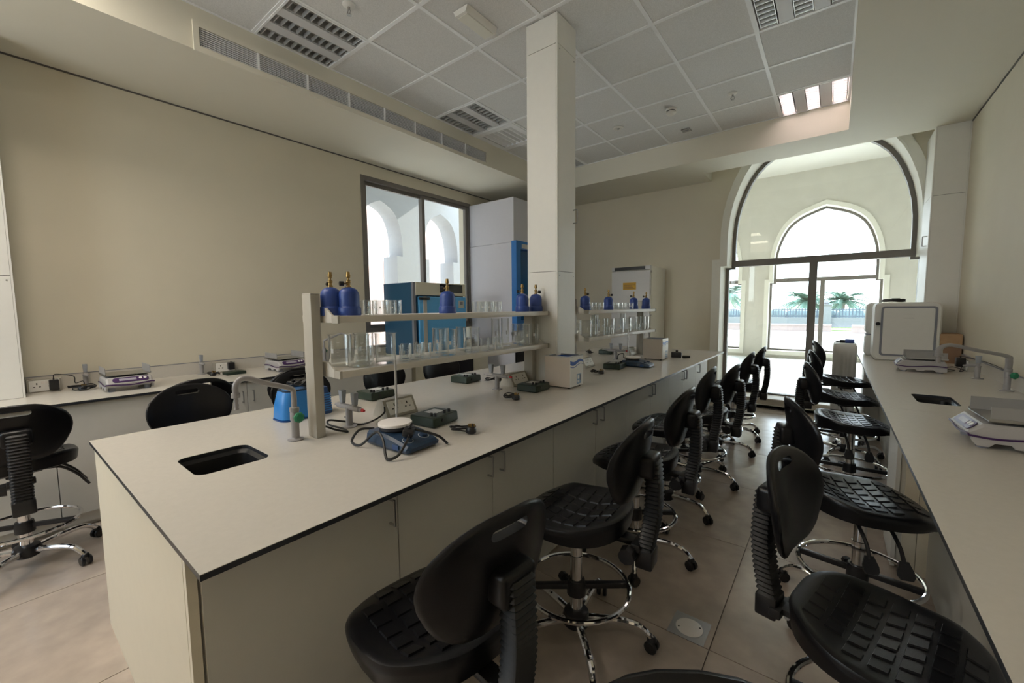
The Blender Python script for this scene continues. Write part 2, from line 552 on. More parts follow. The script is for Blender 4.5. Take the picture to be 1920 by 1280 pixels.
# left arcade seen through the window
def arch_y(c, hw, hwl, z0, zc, zs, H):
    return arch(c, hwl, hw, z0, zc, zs, H)
hol = [arch(c, .36, .50, 0.02, 2.5, 2.65, .86) for c in (1.74, 3.30, 4.86, 6.42, 7.98)]
struct('wall_arcade', MB().plate([(-3, 0), (9.5, 0), (9.5, 4.6), (-3, 4.6)], hol, 0, -7.45, -7.0), M['arcade'])
struct('ceiling_arcade', MB().box(-7.0, XL - .25, -3, YF, 4.2, 4.4), M['arcade'])
bl = thing('courtyard_building', 'pink rendered building across the courtyard seen through the sliding window', 'building', (-12, 7, 0))
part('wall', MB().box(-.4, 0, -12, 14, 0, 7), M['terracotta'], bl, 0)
for c in (-4, -1, 2, 5):
    part('window', MB().prism([(c - .6, 1.0), (c + .6, 1.0), (c + .6, 3.0), (c, 3.8), (c - .6, 3.0)], 0, 0.0, 0.04), M['arcade'], bl, 0)
part('parapet', MB().box(-.5, .15, -12, 14, 7, 7.3), M['arcade'], bl, 0)

# left sliding window
w1 = structe('window_1')
t = .055
def yframe(par, name, y0, y1, z0, z1, x0, x1, w):
    part(name, MB().plate([(y0, z0), (y1, z0), (y1, z1), (y0, z1)], [[(y0 + w, z0 + w), (y1 - w, z0 + w), (y1 - w, z1 - w), (y0 + w, z1 - w)]], 0, x0, x1), M['frame'], par, 0)
yframe(w1, 'outer_frame', WY0, WY1, 1.14, WZ1, XL - .10, XL + .012, .055)
yframe(w1, 'sash', WY0 + .05, 3.95, 1.19, WZ1 - .05, XL - .075, XL - .04, .05)
yframe(w1, 'sash', 3.90, WY1 - .05, 1.19, WZ1 - .05, XL - .04, XL - .005, .05)
part('lower_rail', MB().box(XL - .1, XL + .012, WY0, WY1, .94, .97), M['frame'], w1, 0)
part('pane', MB().box(XL - .06, XL - .056, WY0 + .09, 3.91, 1.23, WZ1 - .09), M['glass'], w1, 0)
part('pane', MB().box(XL - .025, XL - .021, 3.94, WY1 - .09, 1.23, WZ1 - .09), M['glass'], w1, 0)
part('pane', MB().box(XL - .05, XL - .046, WY0, WY1, .97, 1.14), M['glass'], w1, 0)

# ------------------------------------------------------------------ boxed service columns
def boxed_column(name, x0, x1, y0, y1, z0, seams, handle=None):
    t = structe(name)
    zs = [z0] + seams + [ZC if name == 'trim_20' else ZS]
    part('core', MB().box(x0 + .004, x1 - .004, y0 + .004, y1 - .004, z0, zs[-1]), M['seam'], t, 0)
    for a, b in zip(zs[:-1], zs[1:]):
        part('panel', MB().box(x0 + .012, x1 - .012, y0, y0 + .006, a + .002, b - .002), M['panel'], t, 0)
        part('panel', MB().box(x1 - .006, x1, y0 + .012, y1 - .012, a + .002, b - .002), M['panel'], t, 0)
        part('panel', MB().box(x0, x0 + .006, y0 + .012, y1 - .012, a + .002, b - .002), M['panel'], t, 0)
        part('panel', MB().box(x0 + .012, x1 - .012, y1 - .006, y1, a + .002, b - .002), M['panel'], t, 0)
    for x in (x0 + .001, x1 - .011):
        for y in (y0 + .001, y1 - .011):
            part('corner_profile', MB().box(x, x + .010, y, y + .010, z0, zs[-1]), M['panel'], t, 0)
    if handle:
        hx, hy, hz, dx = handle
        part('pull_handle', MB().tube(smoothpath([(hx, hy, hz - .05), (hx + dx * .03, hy, hz - .05), (hx + dx * .035, hy, hz - .045), (hx + dx * .035, hy, hz + .045), (hx + dx * .03, hy, hz + .05), (hx, hy, hz + .05)], 3), .005, 8), M['nickel'], t)
    for z in seams:
        for y in (y0 + .03, y1 - .03):
            part('screw', MB().cyl((x1 - .001, y, z - .03), (x1 + .002, y, z - .03), .005, n=8), M['nickel'], t, 0)
    return t
boxed_column('trim_20', -1.906, -1.634, 2.648, 2.915, BT, [1.71, 3.32], (-1.634, 2.88, 2.14, 1))
boxed_column('trim_21', XL, -4.344, -0.45, 0.14, BT, [1.683, 2.75])
boxed_column('trim_22', 0.745, XR, 6.12, 6.63, 0.0, [2.55], (0.745, 6.2, 2.1, -1))

# ------------------------------------------------------------------ ceiling fittings
def louvre_light(lit, label, i, j):
    x, y = GX[i + 1], GY[j + 1]
    L = thing('ceiling_light', label, 'ceiling light', (x + .3, y + .302, ZC), 0, 'recessed louvre lights in the tiled ceiling')
    part('frame', MB().plate([(-.294, -.296), (.294, -.296), (.294, .296), (-.294, .296)], [[(-.28, -.282), (.28, -.282), (.28, .282), (-.28, .282)]], 2, -.006, .02), M['grid'], L, 0)
    part('housing', MB().box(-.29, .29, -.29, .29, .085, .095), M['lightbox'] if lit else M['tubeoff'], L, 0)
    for cx in (-.105, .105):
        part('cover_strip', MB().box(cx - .045, cx + .045, -.28, .28, -.004, .06), M['lightbox'], L, 0)
    for cx in (-.215, 0, .215):
        b = MB()
        for s in (-1, 1):
            b.ringloft([[(cx + s * .060, yy, .08), (cx + s * .052, yy, .0), (cx + s * .055, yy, .0), (cx + s * .063, yy, .08)] for yy in (-.28, .28)])
        for k in range(10):
            yy = -.255 + k * .0567
            b.prism([(yy - .007, .024), (yy - .002, .0), (yy + .002, .0), (yy + .007, .024)], 0, cx - .056, cx + .056)
        part('louvre', b, M['louvre'], L, 0)
        part('fluorescent_tube', MB().cyl((cx, -.27, .040), (cx, .27, .040), .013, n=10), M['tubeon'] if lit else M['tubeoff'], L)
    return L
louvre_light(False, 'unlit louvred square light at the front left, above the first air grille section', 5, 6)
louvre_light(False, 'small unlit louvred square light beside the air grille, left of the column', 5, 3)
louvre_light(False, 'unlit louvred light mostly hidden behind the white column in the far left ceiling corner', 5, 0)
louvre_light(True, 'lit pinkish louvred light in the far right corner of the tiled ceiling', 0, 0)
louvre_light(False, 'unlit louvred light cut off by the top edge, right side of the ceiling', 0, 3)
FILL_LAMPS = (0.0, 5.0, 18.0)   # added fill in unseen fittings behind the camera: right, middle, left column
for k, (i, j) in enumerate(((0, 9), (3, 9), (5, 9), (0, 12), (3, 12), (5, 12))):
    louvre_light(k % 3 > 0, ('right', 'middle', 'left')[k % 3] + ' added unseen louvred light in the ' + ('nearer' if k < 3 else 'rearmost') + ' row overhead behind the photographer', i, j)
    if not FILL_LAMPS[k % 3]:
        continue
    l = bpy.data.lights.new('fill_lamp', 'AREA')
    l.shape = 'SQUARE'
    l.size = 0.52
    l.energy = FILL_LAMPS[k % 3]
    l.color = (1.0, 0.90, 0.74)
    o = bpy.data.objects.new('fill_lamp', l)
    COL.objects.link(o)
    o.location = (GX[i + 1] + .3, GY[j + 1] + .302, ZC - .012)

v = thing('air_diffuser', 'square white air diffuser tile with slats beside the far left soffit', 'vent', (GX[6] + .3, GY[3] + .302, ZC))
part('frame', MB().plate([(-.294, -.296), (.294, -.296), (.294, .296), (-.294, .296)], [[(-.22, -.22), (.22, -.22), (.22, .22), (-.22, .22)]], 2, -.008, .02), M['grid'], v, 0)
part('backing', MB().box(-.22, .22, -.22, .22, .05, .06), M['grille'], v, 0)
for k in range(6):
    part('slat', MB().prism([(-.2 + k * .072, -.008), (-.19 + k * .072, -.008), (-.155 + k * .072, .04), (-.165 + k * .072, .04)], 1, -.22, .22), M['grid'], v, 0)

# long air grille in the left soffit face
g = thing('air_grille', 'long white linear air grille of eight slatted sections in the left soffit', 'air grille', (-3.56, 1.02, 3.23))
part('frame', MB().plate([(0, 0), (3.07, 0), (3.07, .20), (0, .20)], [[(.035, .04), (3.035, .04), (3.035, .165), (.035, .165)]], 0, 0.0, 0.014), M['bulk'], g, 0)
part('backing', MB().box(-.12, -.11, .035, 3.035, .035, .17), M['grille'], g, 0)
sl = MB()
hs = MB()
for s in range(8):
    ya = .035 + s * .375
    if s:
        part('divider', MB().box(-.02, .010, ya - .008, ya + .008, .04, .165), M['grid'], g, 0)
    vb = MB()
    for k in range(9):
        zz = .047 + k * .0138
        vb.box(-.006, .006, ya + .008, ya + .367, zz, zz + .0038)
    part('slat_bank', vb, M['grid'], g, 0)
    hb = MB()
    for k in range(22):
        yy = ya + .014 + k * .0162
        hb.box(-.02, -.010, yy, yy + .002, .042, .163)
    part('rear_vane_bank', hb, M['grid'], g, 0)

def sprinkler(x, y, label):
    s = thing('sprinkler', label, 'sprinkler', (x, y, ZC), 0, 'ceiling sprinklers')
    part('rose', MB().lathe([(.001, -.014), (.03, -.012), (.042, -.003), (.042, .003)], n=20, caps=True), M['white'], s)
    b = MB().cyl((0, 0, -.012), (0, 0, -.03), .009, n=10)
    for a in (0, pi):
        b.tube(smoothpath([(.006 * cos(a), .006 * sin(a), -.03), (.018 * cos(a), .018 * sin(a), -.045), (.004 * cos(a), .004 * sin(a), -.062)], 4), .003, 6)
    part('head', b, M['nickel'], s)
    part('deflector', MB().lathe([(.001, -.064), (.016, -.062), (.016, -.066), (.001, -.066)], n=14), M['nickel'], s)
sprinkler(-2.73, 1.70, 'chrome sprinkler head at the top edge between the light and the speaker box')
sprinkler(-0.88, 4.71, 'sprinkler head on the tile left of the lit ceiling light')
s = thing('smoke_detector', 'round white smoke detector on a ceiling tile right of the column', 'smoke detector', (-1.46, 4.66, ZC))
part('base', MB().lathe([(.055, 0), (.055, -.018), (.05, -.02)], n=24, caps=True), M['white'], s)
part('head', MB().lathe([(.046, -.02), (.046, -.03), (.05, -.032), (.05, -.045), (.03, -.062), (.001, -.064)], n=24), M['white'], s)
part('vent_ring', MB().lathe([(.047, -.022), (.047, -.029)], n=24), M['grille'], s)
s = thing('ceiling_sensor', 'small flat round white sensor ring right of the column', 'sensor', (-2.09, 4.74, ZC))
part('plate', MB().lathe([(.06, 0), (.06, -.006), (.045, -.012), (.03, -.008), (.001, -.008)], n=24), M['white'], s)
part('lens', MB().lathe([(.018, -.008), (.012, -.018), (.001, -.02)], n=16), M['nickel'], s)
s = thing('ceiling_plate', 'small dark square plate on a ceiling tile near the bulkhead', 'plate', (-1.48, 5.31, ZC))
part('plate', MB().box(-.05, .05, -.045, .045, -.008, .0, .003), M['nickel'], s, 0)
part('label_strip', MB().box(-.03, .03, -.02, .0, -.01, -.008), M['gasket'], s, 0)
s = thing('ceiling_speaker', 'white boxy speaker unit on the ceiling at the top edge, left of the column', 'speaker', (-2.15, 2.36, ZC))
part('housing', MB().prism([(-.07, 0), (.07, 0), (.05, -.04), (-.05, -.04)], 1, -.16, .16), M['white'], s)
part('front_panel', MB().box(-.045, .045, -.14, .14, -.046, -.04, .003), M['trimw'], s, 0)

# ------------------------------------------------------------------ central island
isl = thing('island_bench', 'long pale island worktop with black core edge running through the room', 'workbench', (0, 0, 0))
IX0, IX1, IY0, IY1 = -2.633, -1.081, 0.254, 5.785
outer = [(IX0, IY0), (IX1, IY0), (IX1, IY1), (IX0, IY1)]
hl = [rrect(-2.012, -1.742, .422, .668, .04), rrect(-2.012, -1.742, 5.25, 5.49, .04)]
part('worktop', MB().plate(outer, hl, 2, BT - .0015, BT), M['lam'], isl, 0)
part('worktop_core', MB().plate(outer, hl, 2, BT - .0165, BT - .0015), M['core'], isl, 0, label='black phenolic core edge')
def basin(x0, x1, y0, y1, par, name='sink_basin'):
    b = MB()
    o = rrect(x0, x1, y0, y1, .04)
    i = rrect(x0 + .012, x1 - .012, y0 + .012, y1 - .012, .035)
    f = rrect(x0 + .03, x1 - .03, y0 + .03, y1 - .03, .03)
    rings = [[(u, w, BT - .0165) for u, w in rrect(x0 - .02, x1 + .02, y0 - .02, y1 + .02, .05)],
             [(u, w, BT - .0165) for u, w in o], [(u, w, BT - .03) for u, w in i], [(u, w, BT - .19) for u, w in f]]
    b.ringloft(rings, caps=False)
    b.bm.faces.new([b.bm.verts.new((u, w, BT - .19)) for u, w in f])
    p = part(name, b, M['sink'], par)
    part('drain', MB().lathe([(.03, BT - .186), (.02, BT - .184), (.001, BT - .186)], ((x0 + x1) / 2, (y0 + y1) / 2, 0), 16), M['steel'], p)
basin(-2.012, -1.742, .422, .668, isl)
basin(-2.012, -1.742, 5.25, 5.49, isl)
part('end_panel', MB().box(-2.575, -1.262, .262, .282, 0, BT - .018), M['cabw'], isl, 0)
part('corner_strip', MB().box(-1.258, -1.236, .262, .284, 0, BT - .018), M['cabw'], isl, 0)
part('end_panel', MB().box(-2.575, -1.24, 5.57, 5.59, 0, BT - .018), M['cab'], isl, 0)
part('back_panel', MB().box(-1.722, -1.702, .29, 5.57, 0, BT - .018), M['cab'], isl, 0)

def cabinet_unit(name, label, x0, xf, y0, y1, doors, group, handles, z0=.035, warm=False):
    """x0 back, xf door face; doors split y; handles list of y"""
    c = thing(name, label, 'cabinet', ((x0 + xf) / 2, (y0 + y1) / 2, 0), 0, group)
    ox, oy = (x0 + xf) / 2, (y0 + y1) / 2
    sg = 1 if xf > x0 else -1
    a, b = sorted((x0, xf - sg * .022))
    part('carcass', MB().box(a - ox, b - ox, y0 + .001 - oy, y1 - .001 - oy, .03, BT - .018), M['cab'], c, 0)
    a, b = sorted((x0, xf - sg * .05))
    part('plinth', MB().box(a - ox, b - ox, y0 + .001 - oy, y1 - .001 - oy, 0, .03), M['cab'], c, 0)
    ys = [y0] + doors + [y1]
    for p, q in zip(ys[:-1], ys[1:]):
        a, b = sorted((xf, xf - sg * .02))
        d = part('door', MB().box(a - ox, b - ox, p + .002 - oy, q - .002 - oy, z0, BT - .022, .001, 1), M['cab'], c, 0)
        for h in handles:
            if p < h < q:
                part('handle', MB().tube(smoothpath([(xf - ox, h - oy, .76), (xf - ox + sg * .026, h - oy, .76), (xf - ox + sg * .03, h - oy, .755), (xf - ox + sg * .03, h - oy, .675), (xf - ox + sg * .026, h - oy, .67), (xf - ox, h - oy, .67)], 3), .0045, 8), M['nickel'], d)
    return c
G = 'cupboard units along the island aisle side'
cabinet_unit('base_cabinet', 'wide single door unit at the near end of the island, handle at its right', -1.70, -1.23, .288, .885, [], G, [.85])
cabinet_unit('base_cabinet', 'double door island unit with paired handles behind the nearest stool', -1.70, -1.23, .885, 1.949, [1.416], G, [1.385, 1.47])
cabinet_unit('base_cabinet', 'double door island unit with paired handles beside the white column', -1.70, -1.23, 1.949, 3.01, [2.48], G, [2.44, 2.55])
cabinet_unit('base_cabinet', 'double door island unit between the column and the far shelf unit', -1.70, -1.23, 3.01, 4.05, [3.53], G, [3.49, 3.565])
cabinet_unit('base_cabinet', 'double door island unit under the second white tank', -1.70, -1.23, 4.05, 5.02, [4.5], G, [4.45, 4.545])
cabinet_unit('base_cabinet', 'last single door island unit next to the arched doorway', -1.70, -1.23, 5.02, 5.57, [], G, [5.09])

# ------------------------------------------------------------------ left wall bench
lbn = thing('side_bench', 'narrow pale worktop with dark edge along the left wall', 'workbench')
LE = -3.87
outer = [(XL + .001, YB + .6), (LE, YB + .6), (LE, 3.08), (XL + .001, 3.08)]
part('worktop', MB().plate(outer, [], 2, BT - .0015, BT), M['lam'], lbn, 0)
part('worktop_core', MB().plate(outer, [], 2, BT - .0165, BT - .0015), M['core'], lbn, 0)
part('upstand', MB().box(XL + .001, XL + .014, .15, 3.08, BT, .962), M['lam'], lbn, 0)
part('upstand_cap', MB().box(XL + .001, XL + .016, .15, 3.08, .962, .966), M['gasket'], lbn, 0)
G = 'cupboard units under the left wall bench'
nm = ['plain panel unit behind the leftmost stool', 'plain panel unit under the first balance on the left bench', 'plain panel unit behind the pair of stools on the left', 'handled unit under the left bench below the blue balance display', 'handled unit under the left bench below the small tap', 'unit under the far end of the left bench beside the teal oven']
ys = [-.33, .222, .776, 1.33, 1.90, 2.48, 3.06]
for k in range(6):
    cabinet_unit('base_cabinet', nm[k], XL + .01, -3.89, ys[k], ys[k + 1], [], G, [] if k < 2 else ([ys[k + 1] - .04] if k % 2 == 0 else [ys[k] + .04]), z0=.10)

# ------------------------------------------------------------------ right wall bench
rbn = thing('side_bench', 'long pale worktop with a black sink along the right wall', 'workbench')
RE = .242
hs_ = [rrect(.418, .60, 3.38, 3.70, .035)]
for (ya, yb, hh) in ((YB + .6, 3.108, []), (3.11, 6.6, hs_)):
    xr = XR - .002
    ou = [(RE, ya), (xr, ya), (xr, yb), (RE, yb)] if yb < 6 else [(RE, ya), (xr, ya), (xr, 6.115), (.74, 6.115), (.74, yb), (RE, yb)]
    part('worktop', MB().plate(ou, hh, 2, BT - .0015, BT), M['lam'], rbn, 0)
    part('worktop_core', MB().plate(ou, hh, 2, BT - .0165, BT - .0015), M['core'], rbn, 0)
basin(.418, .60, 3.38, 3.70, rbn)
part('upstand', MB().box(XR - .014, XR - .002, YB + .6, 6.11, BT, .95), M['lam'], rbn, 0)
part('upstand_cap', MB().box(XR - .016, XR - .002, YB + .6, 6.11, .95, .954), M['gasket'], rbn, 0)
part('knee_panel', MB().box(.44, .46, YB + .6, 2.95, 0, BT - .018), M['cab'], rbn, 0)
part('knee_panel', MB().box(.44, .46, 3.76, 6.55, 0, BT - .018), M['cab'], rbn, 0)
cb = thing('base_cabinet', 'slim pedestal unit supporting the right bench beside the second stool', 'cabinet', (.37, 3.14, 0), 0, 'pedestal units under the right bench')
part('carcass', MB().box(-.05, .628, -.18, .18, .03, BT - .018), M['cab'], cb, 0)
part('side_panel', MB().box(-.03, .025, -.19, -.18, .0, BT - .018), M['cabw'], cb, 0)
part('side_panel', MB().box(.028, .628, -.19, -.18, .0, BT - .018), M['cabw'], cb, 0)
part('door', MB().box(-.07, -.052, -.188, .188, .02, BT - .022, .001, 1), M['panel'], cb, 0)
cb = thing('base_cabinet', 'end pedestal unit of the right bench beside the ribbed floor tank', 'cabinet', (.37, 6.3, 0), 0, 'pedestal units under the right bench')
part('carcass', MB().box(-.05, .30, -.18, .18, .03, BT - .018), M['cab'], cb, 0)
part('door', MB().box(-.07, -.052, -.188, .188, .02, BT - .022, .001, 1), M['panel'], cb, 0)

# ------------------------------------------------------------------ floor drain
d = thing('floor_drain', 'square steel drain plate with a round cover set in the floor', 'drain', (-.451, 1.852, 0))
part('plate', MB().plate([(-.076, -.077), (.076, -.077), (.076, .077), (-.076, .077)], [[(.058 * cos(a * pi / 12), .058 * sin(a * pi / 12)) for a in range(24)]], 2, -.002, .0015), M['nickel'], d, 0)
part('cover', MB().lathe([(.056, .0), (.056, .002), (.054, .0028), (.001, .003)], n=28), M['ceramic'], d)
part('rim', MB().tube([(.0575 * cos(a * pi / 14), .0575 * sin(a * pi / 14), .001) for a in range(28)], .0018, 6, True), M['steel'], d)
for a in (.5, 3.6):
    part('screw', MB().cyl((.045 * cos(a), .045 * sin(a), .002), (.045 * cos(a), .045 * sin(a), .0036), .004, n=8), M['hole'], d, 0)

# ------------------------------------------------------------------ lab stools
SZ = .575
def sgp(c, p):
    return math.copysign(abs(c) ** p, c)
def sm(t):
    t = max(0, min(1, t))
    return t * t * (3 - 2 * t)
def seat_outline(a, k=1.0):
    x = .225 * sgp(cos(a), .72)
    y = .235 * sgp(sin(a), .70)
    if x < 0:
        y *= 1 - .16 * (x / -.225) ** 2
    return x * k, y * k
def seat_top(x, y):
    z = .030 * sm((-x - .06) / .165) + .022 * (y / .235) ** 2 * sm((-x + .08) / .25)
    z -= .030 * sm((x - .10) / .125)
    z -= .012 * (1 - (y / .235) ** 2) * (1 - sm(abs(x + .02) / .16))
    return SZ - .012 + z
def seat_mesh():
    n = 56
    b = MB()
    rings = []
    for k, dz in ((.05, 0), (.25, 0), (.45, 0), (.62, 0), (.78, 0), (.88, 0), (.94, -.001), (.98, -.006), (1.0, -.016), (.995, -.030), (.97, -.042), (.9, -.046), (.05, -.048)):
        r = []
        for i in range(n):
            x, y = seat_outline(2 * pi * i / n, k)
            r.append((x, y, seat_top(x, y) + dz if dz > -.04 else seat_top(x * .5, y * .5) + dz - .004))
        rings.append(r)
    b.ringloft(rings)
    # raised anti-slip pads
    nx, ny = 7, 6
    for i in range(nx):
        for j in range(ny):
            xa, xb = -.175 + i * .053, -.175 + i * .053 + .043
            y0_, y1_ = -.18 + j * .06, -.18 + j * .06 + .05
            sk = .008
            q = [(xa, y0_), (xb, y0_ + sk), (xb, y1_ - (0 if j % 2 else sk)), (xa, y1_)]
            ok = all((abs(x) / .205) ** 2.6 + (abs(y) / .20) ** 2.6 < 1 for x, y in q)
            if not ok:
                continue
            cx, cy = sum(p[0] for p in q) / 4, sum(p[1] for p in q) / 4
            lo = [(x, y, seat_top(x, y) - .002) for x, y in q]
            hi = [(cx + (x - cx) * .88, cy + (y - cy) * .86, seat_top(x, y) + .0045) for x, y in q]
            b.ringloft([lo, hi])
    return b
BH = [(0, .075), (.04, .115), (.12, .15), (.25, .178), (.4, .200), (.52, .208), (.64, .204), (.76, .185), (.87, .148), (.95, .098), (.985, .055)]
def back_half(t):
    for (a, wa), (c, wc) in zip(BH[:-1], BH[1:]):
        if t <= c:
            return wa + (wc - wa) * (t - a) / (c - a)
    return BH[-1][1]
BZ0, BZ1 = .695, 1.01
def back_x(y, z):
    t = (z - BZ0) / (BZ1 - BZ0)
    return -.262 - .05 * (t - .35) + .055 * (y / .21) ** 2 + .018 * max(0, .3 - t)
def back_mesh():
    out = []
    N = 22
    ts = [i / N for i in range(N + 1)]
    right = [(back_half(t * .985), BZ0 + (BZ1 - BZ0) * t) for t in ts]
    poly = right + [(-y, z) for y, z in right[::-1]]
    # round the outline a little
    for _ in range(2):
        q = []
        for i in range(len(poly)):
            a, c = poly[i], poly[(i + 1) % len(poly)]
            q += [(a[0] * .75 + c[0] * .25, a[1] * .75 + c[1] * .25), (a[0] * .25 + c[0] * .75, a[1] * .25 + c[1] * .75)]
        poly = q
    poly = poly[::2]
    cz = BZ0 + .17
    b = MB()
    rings = []
    for k, off in ((.02, .013), (.35, .013), (.6, .013), (.8, .0125), (.92, .011), (.975, .007), (1.0, 0), (.985, -.008), (.95, -.0125), (.8, -.015), (.6, -.017), (.35, -.018), (.02, -.018)):
        r = []
        for y, z in poly:
            yy, zz = y * k, cz + (z - cz) * k
            r.append((back_x(yy, zz) + off, yy, zz))
        rings.append(r)
    b.ringloft(rings)
    me = b.mesh('backrest', 40)
    o = bpy.data.objects.new('tmp', me)
    COL.objects.link(o)
    zc = BZ0 + (BZ1 - BZ0) * .86
    cut = MB().prism([(u, w) for u, w in rrect(-.058, .058, zc - .0135, zc + .0135, .013)], 0, -.4, -.1)
    co = bpy.data.objects.new('tmpc', cut.mesh('c', 0))
    COL.objects.link(co)
    md = o.modifiers.new('b', 'BOOLEAN')
    md.object = co
    md.operation = 'DIFFERENCE'
    md.solver = 'EXACT'
    dg = bpy.context.evaluated_depsgraph_get()
    new = bpy.data.meshes.new_from_object(o.evaluated_get(dg))
    bpy.data.objects.remove(o)
    bpy.data.objects.remove(co)
    new.shade_smooth()
    new.set_sharp_from_angle(angle=radians(40))
    new.materials.clear()
    return new

GS = 'black polyurethane lab stools'
def make_stool(label):
    s = thing('lab_stool', label, 'stool', (0, 0, 0), 0, GS)
    part('seat', seat_mesh(), M['plastic'], s, 38)
    part('backrest', back_mesh(), M['plastic'], s)
    # mounting block on the rear of the backrest
    part('back_block', MB().box(-.335, -.268, -.055, .055, .80, .885, .016, 3), M['plastic'], s)
    # ribbed sleeve of the back spine
    rings = []
    N = 44
    for i in range(N + 1):
        t = i / N
        z = .865 - t * .36
        cx = -.315 + .018 * sin(t * pi) * -1 + .02 * t
        w = .040 if i % 2 else .033
        h = .030 if i % 2 else .024
        rings.append([(cx + u, v_, z) for u, v_ in rrect(-h, h, -w, w, .012, 2)])
    part('spine_sleeve', MB().ringloft(rings), M['rubber'], s, 20)
    part('spine_foot', MB().box(-.33, -.265, -.042, .042, .44, .515, .008), M['blackp'], s)
    part('spine_arm', MB().box(-.30, -.02, -.026, .026, .478, .500, .003).box(-.285, -.25, -.05, .05, .47, .50, .004), M['blackp'], s)
    part('tilt_mechanism', MB().box(-.13, .10, -.085, .085, .488, .528, .008).box(-.07, .05, -.05, .05, .462, .492, .006), M['blackp'], s)
    k = part('adjust_knob', MB().cyl((-.245, .05, .46), (-.245, .085, .46), .034, .031, 8), M['blackp'], s)
    part('knob_stem', MB().cyl((-.245, .0, .46), (-.245, .05, .46), .009, n=8), M['nickel'], k)
    for xo in (-.06, .05):
        l = part('lever', MB().tube(smoothpath([(xo, -.08, .485), (xo, -.15, .475), (xo + .01, -.20, .43), (xo + .01, -.235, .385)], 4), .0075, 8), M['blackp'], s)
        part('paddle', MB().prism([(-.014, 0), (.014, 0), (.026, .035), (.026, .055), (.018, .068), (-.018, .068), (-.026, .055), (-.026, .035)], 1, -.006, .006).xf(Matrix.Translation((xo + .01, -.228, .395)) @ Matrix.Rotation(radians(150), 4, 'X')), M['blackp'], l)
    part('gas_column', MB().lathe([(.027, .10), (.027, .345), (.0275, .352), (.024, .353), (.024, .462)], n=20), M['chrome'], s)
    R = .222
    fr = part('foot_ring', MB().tube([(R * cos(a * pi / 28), R * sin(a * pi / 28), .243) for a in range(56)], .0105, 10, True), M['chrome'], s)
    part('ring_clamp', MB().lathe([(.0278, .205), (.041, .205), (.041, .24), (.036, .268), (.0278, .268)], n=20), M['blackp'], fr)
    part('crossbar', MB().box(-.012, .012, -R + .004, -.03, .228, .252, .003).box(-.012, .012, .03, R - .004, .228, .252, .003), M['blackp'], fr)
    part('clamp_knob', MB().cyl((-.03, -.02, .222), (-.08, -.045, .222), .011, n=8).cyl((-.07, -.04, .222), (-.095, -.052, .222), .022, .020, 8), M['blackp'], fr)
    part('base_hub', MB().lathe([(.03, .135), (.052, .125), (.060, .10), (.056, .07), (.04, .06)], n=20, caps=True), M['blackp'], s)
    for i in range(5):
        a = .3 + i * 2 * pi / 5
        pts = [(.045, .098), (.12, .108), (.20, .112), (.255, .104), (.29, .082), (.312, .060)]
        P = smoothpath([(r * cos(a), r * sin(a), z) for r, z in pts], 4)
        rr = [.017 - .004 * j / len(P) for j in range(len(P))]
        lg = part('leg', MB().tube(P, rr, 10), M['chrome'], s)
        cxx, cyy = .314 * cos(a), .314 * sin(a)
        b = MB()
        ca = a + 1.1 + i * .7
        dx, dy = cos(ca), sin(ca)
        for sg in (-1, 1):
            for q in range(1):
                w0 = (cxx + dx * sg * .006, cyy + dy * sg * .006, .0265)
                w1 = (cxx + dx * sg * .024, cyy + dy * sg * .024, .0265)
                b.tube([w0, (w0[0] * .8 + w1[0] * .2, w0[1] * .8 + w1[1] * .2, .0265), (w0[0] * .2 + w1[0] * .8, w0[1] * .2 + w1[1] * .8, .0265), w1], [.022, .0262, .0262, .022], 16)
        b.lathe([(.012, .046), (.02, .05), (.016, .064), (.011, .068)], (cxx, cyy, 0), 12, True)
        part('castor', b, M['blackp'], lg)
    return s

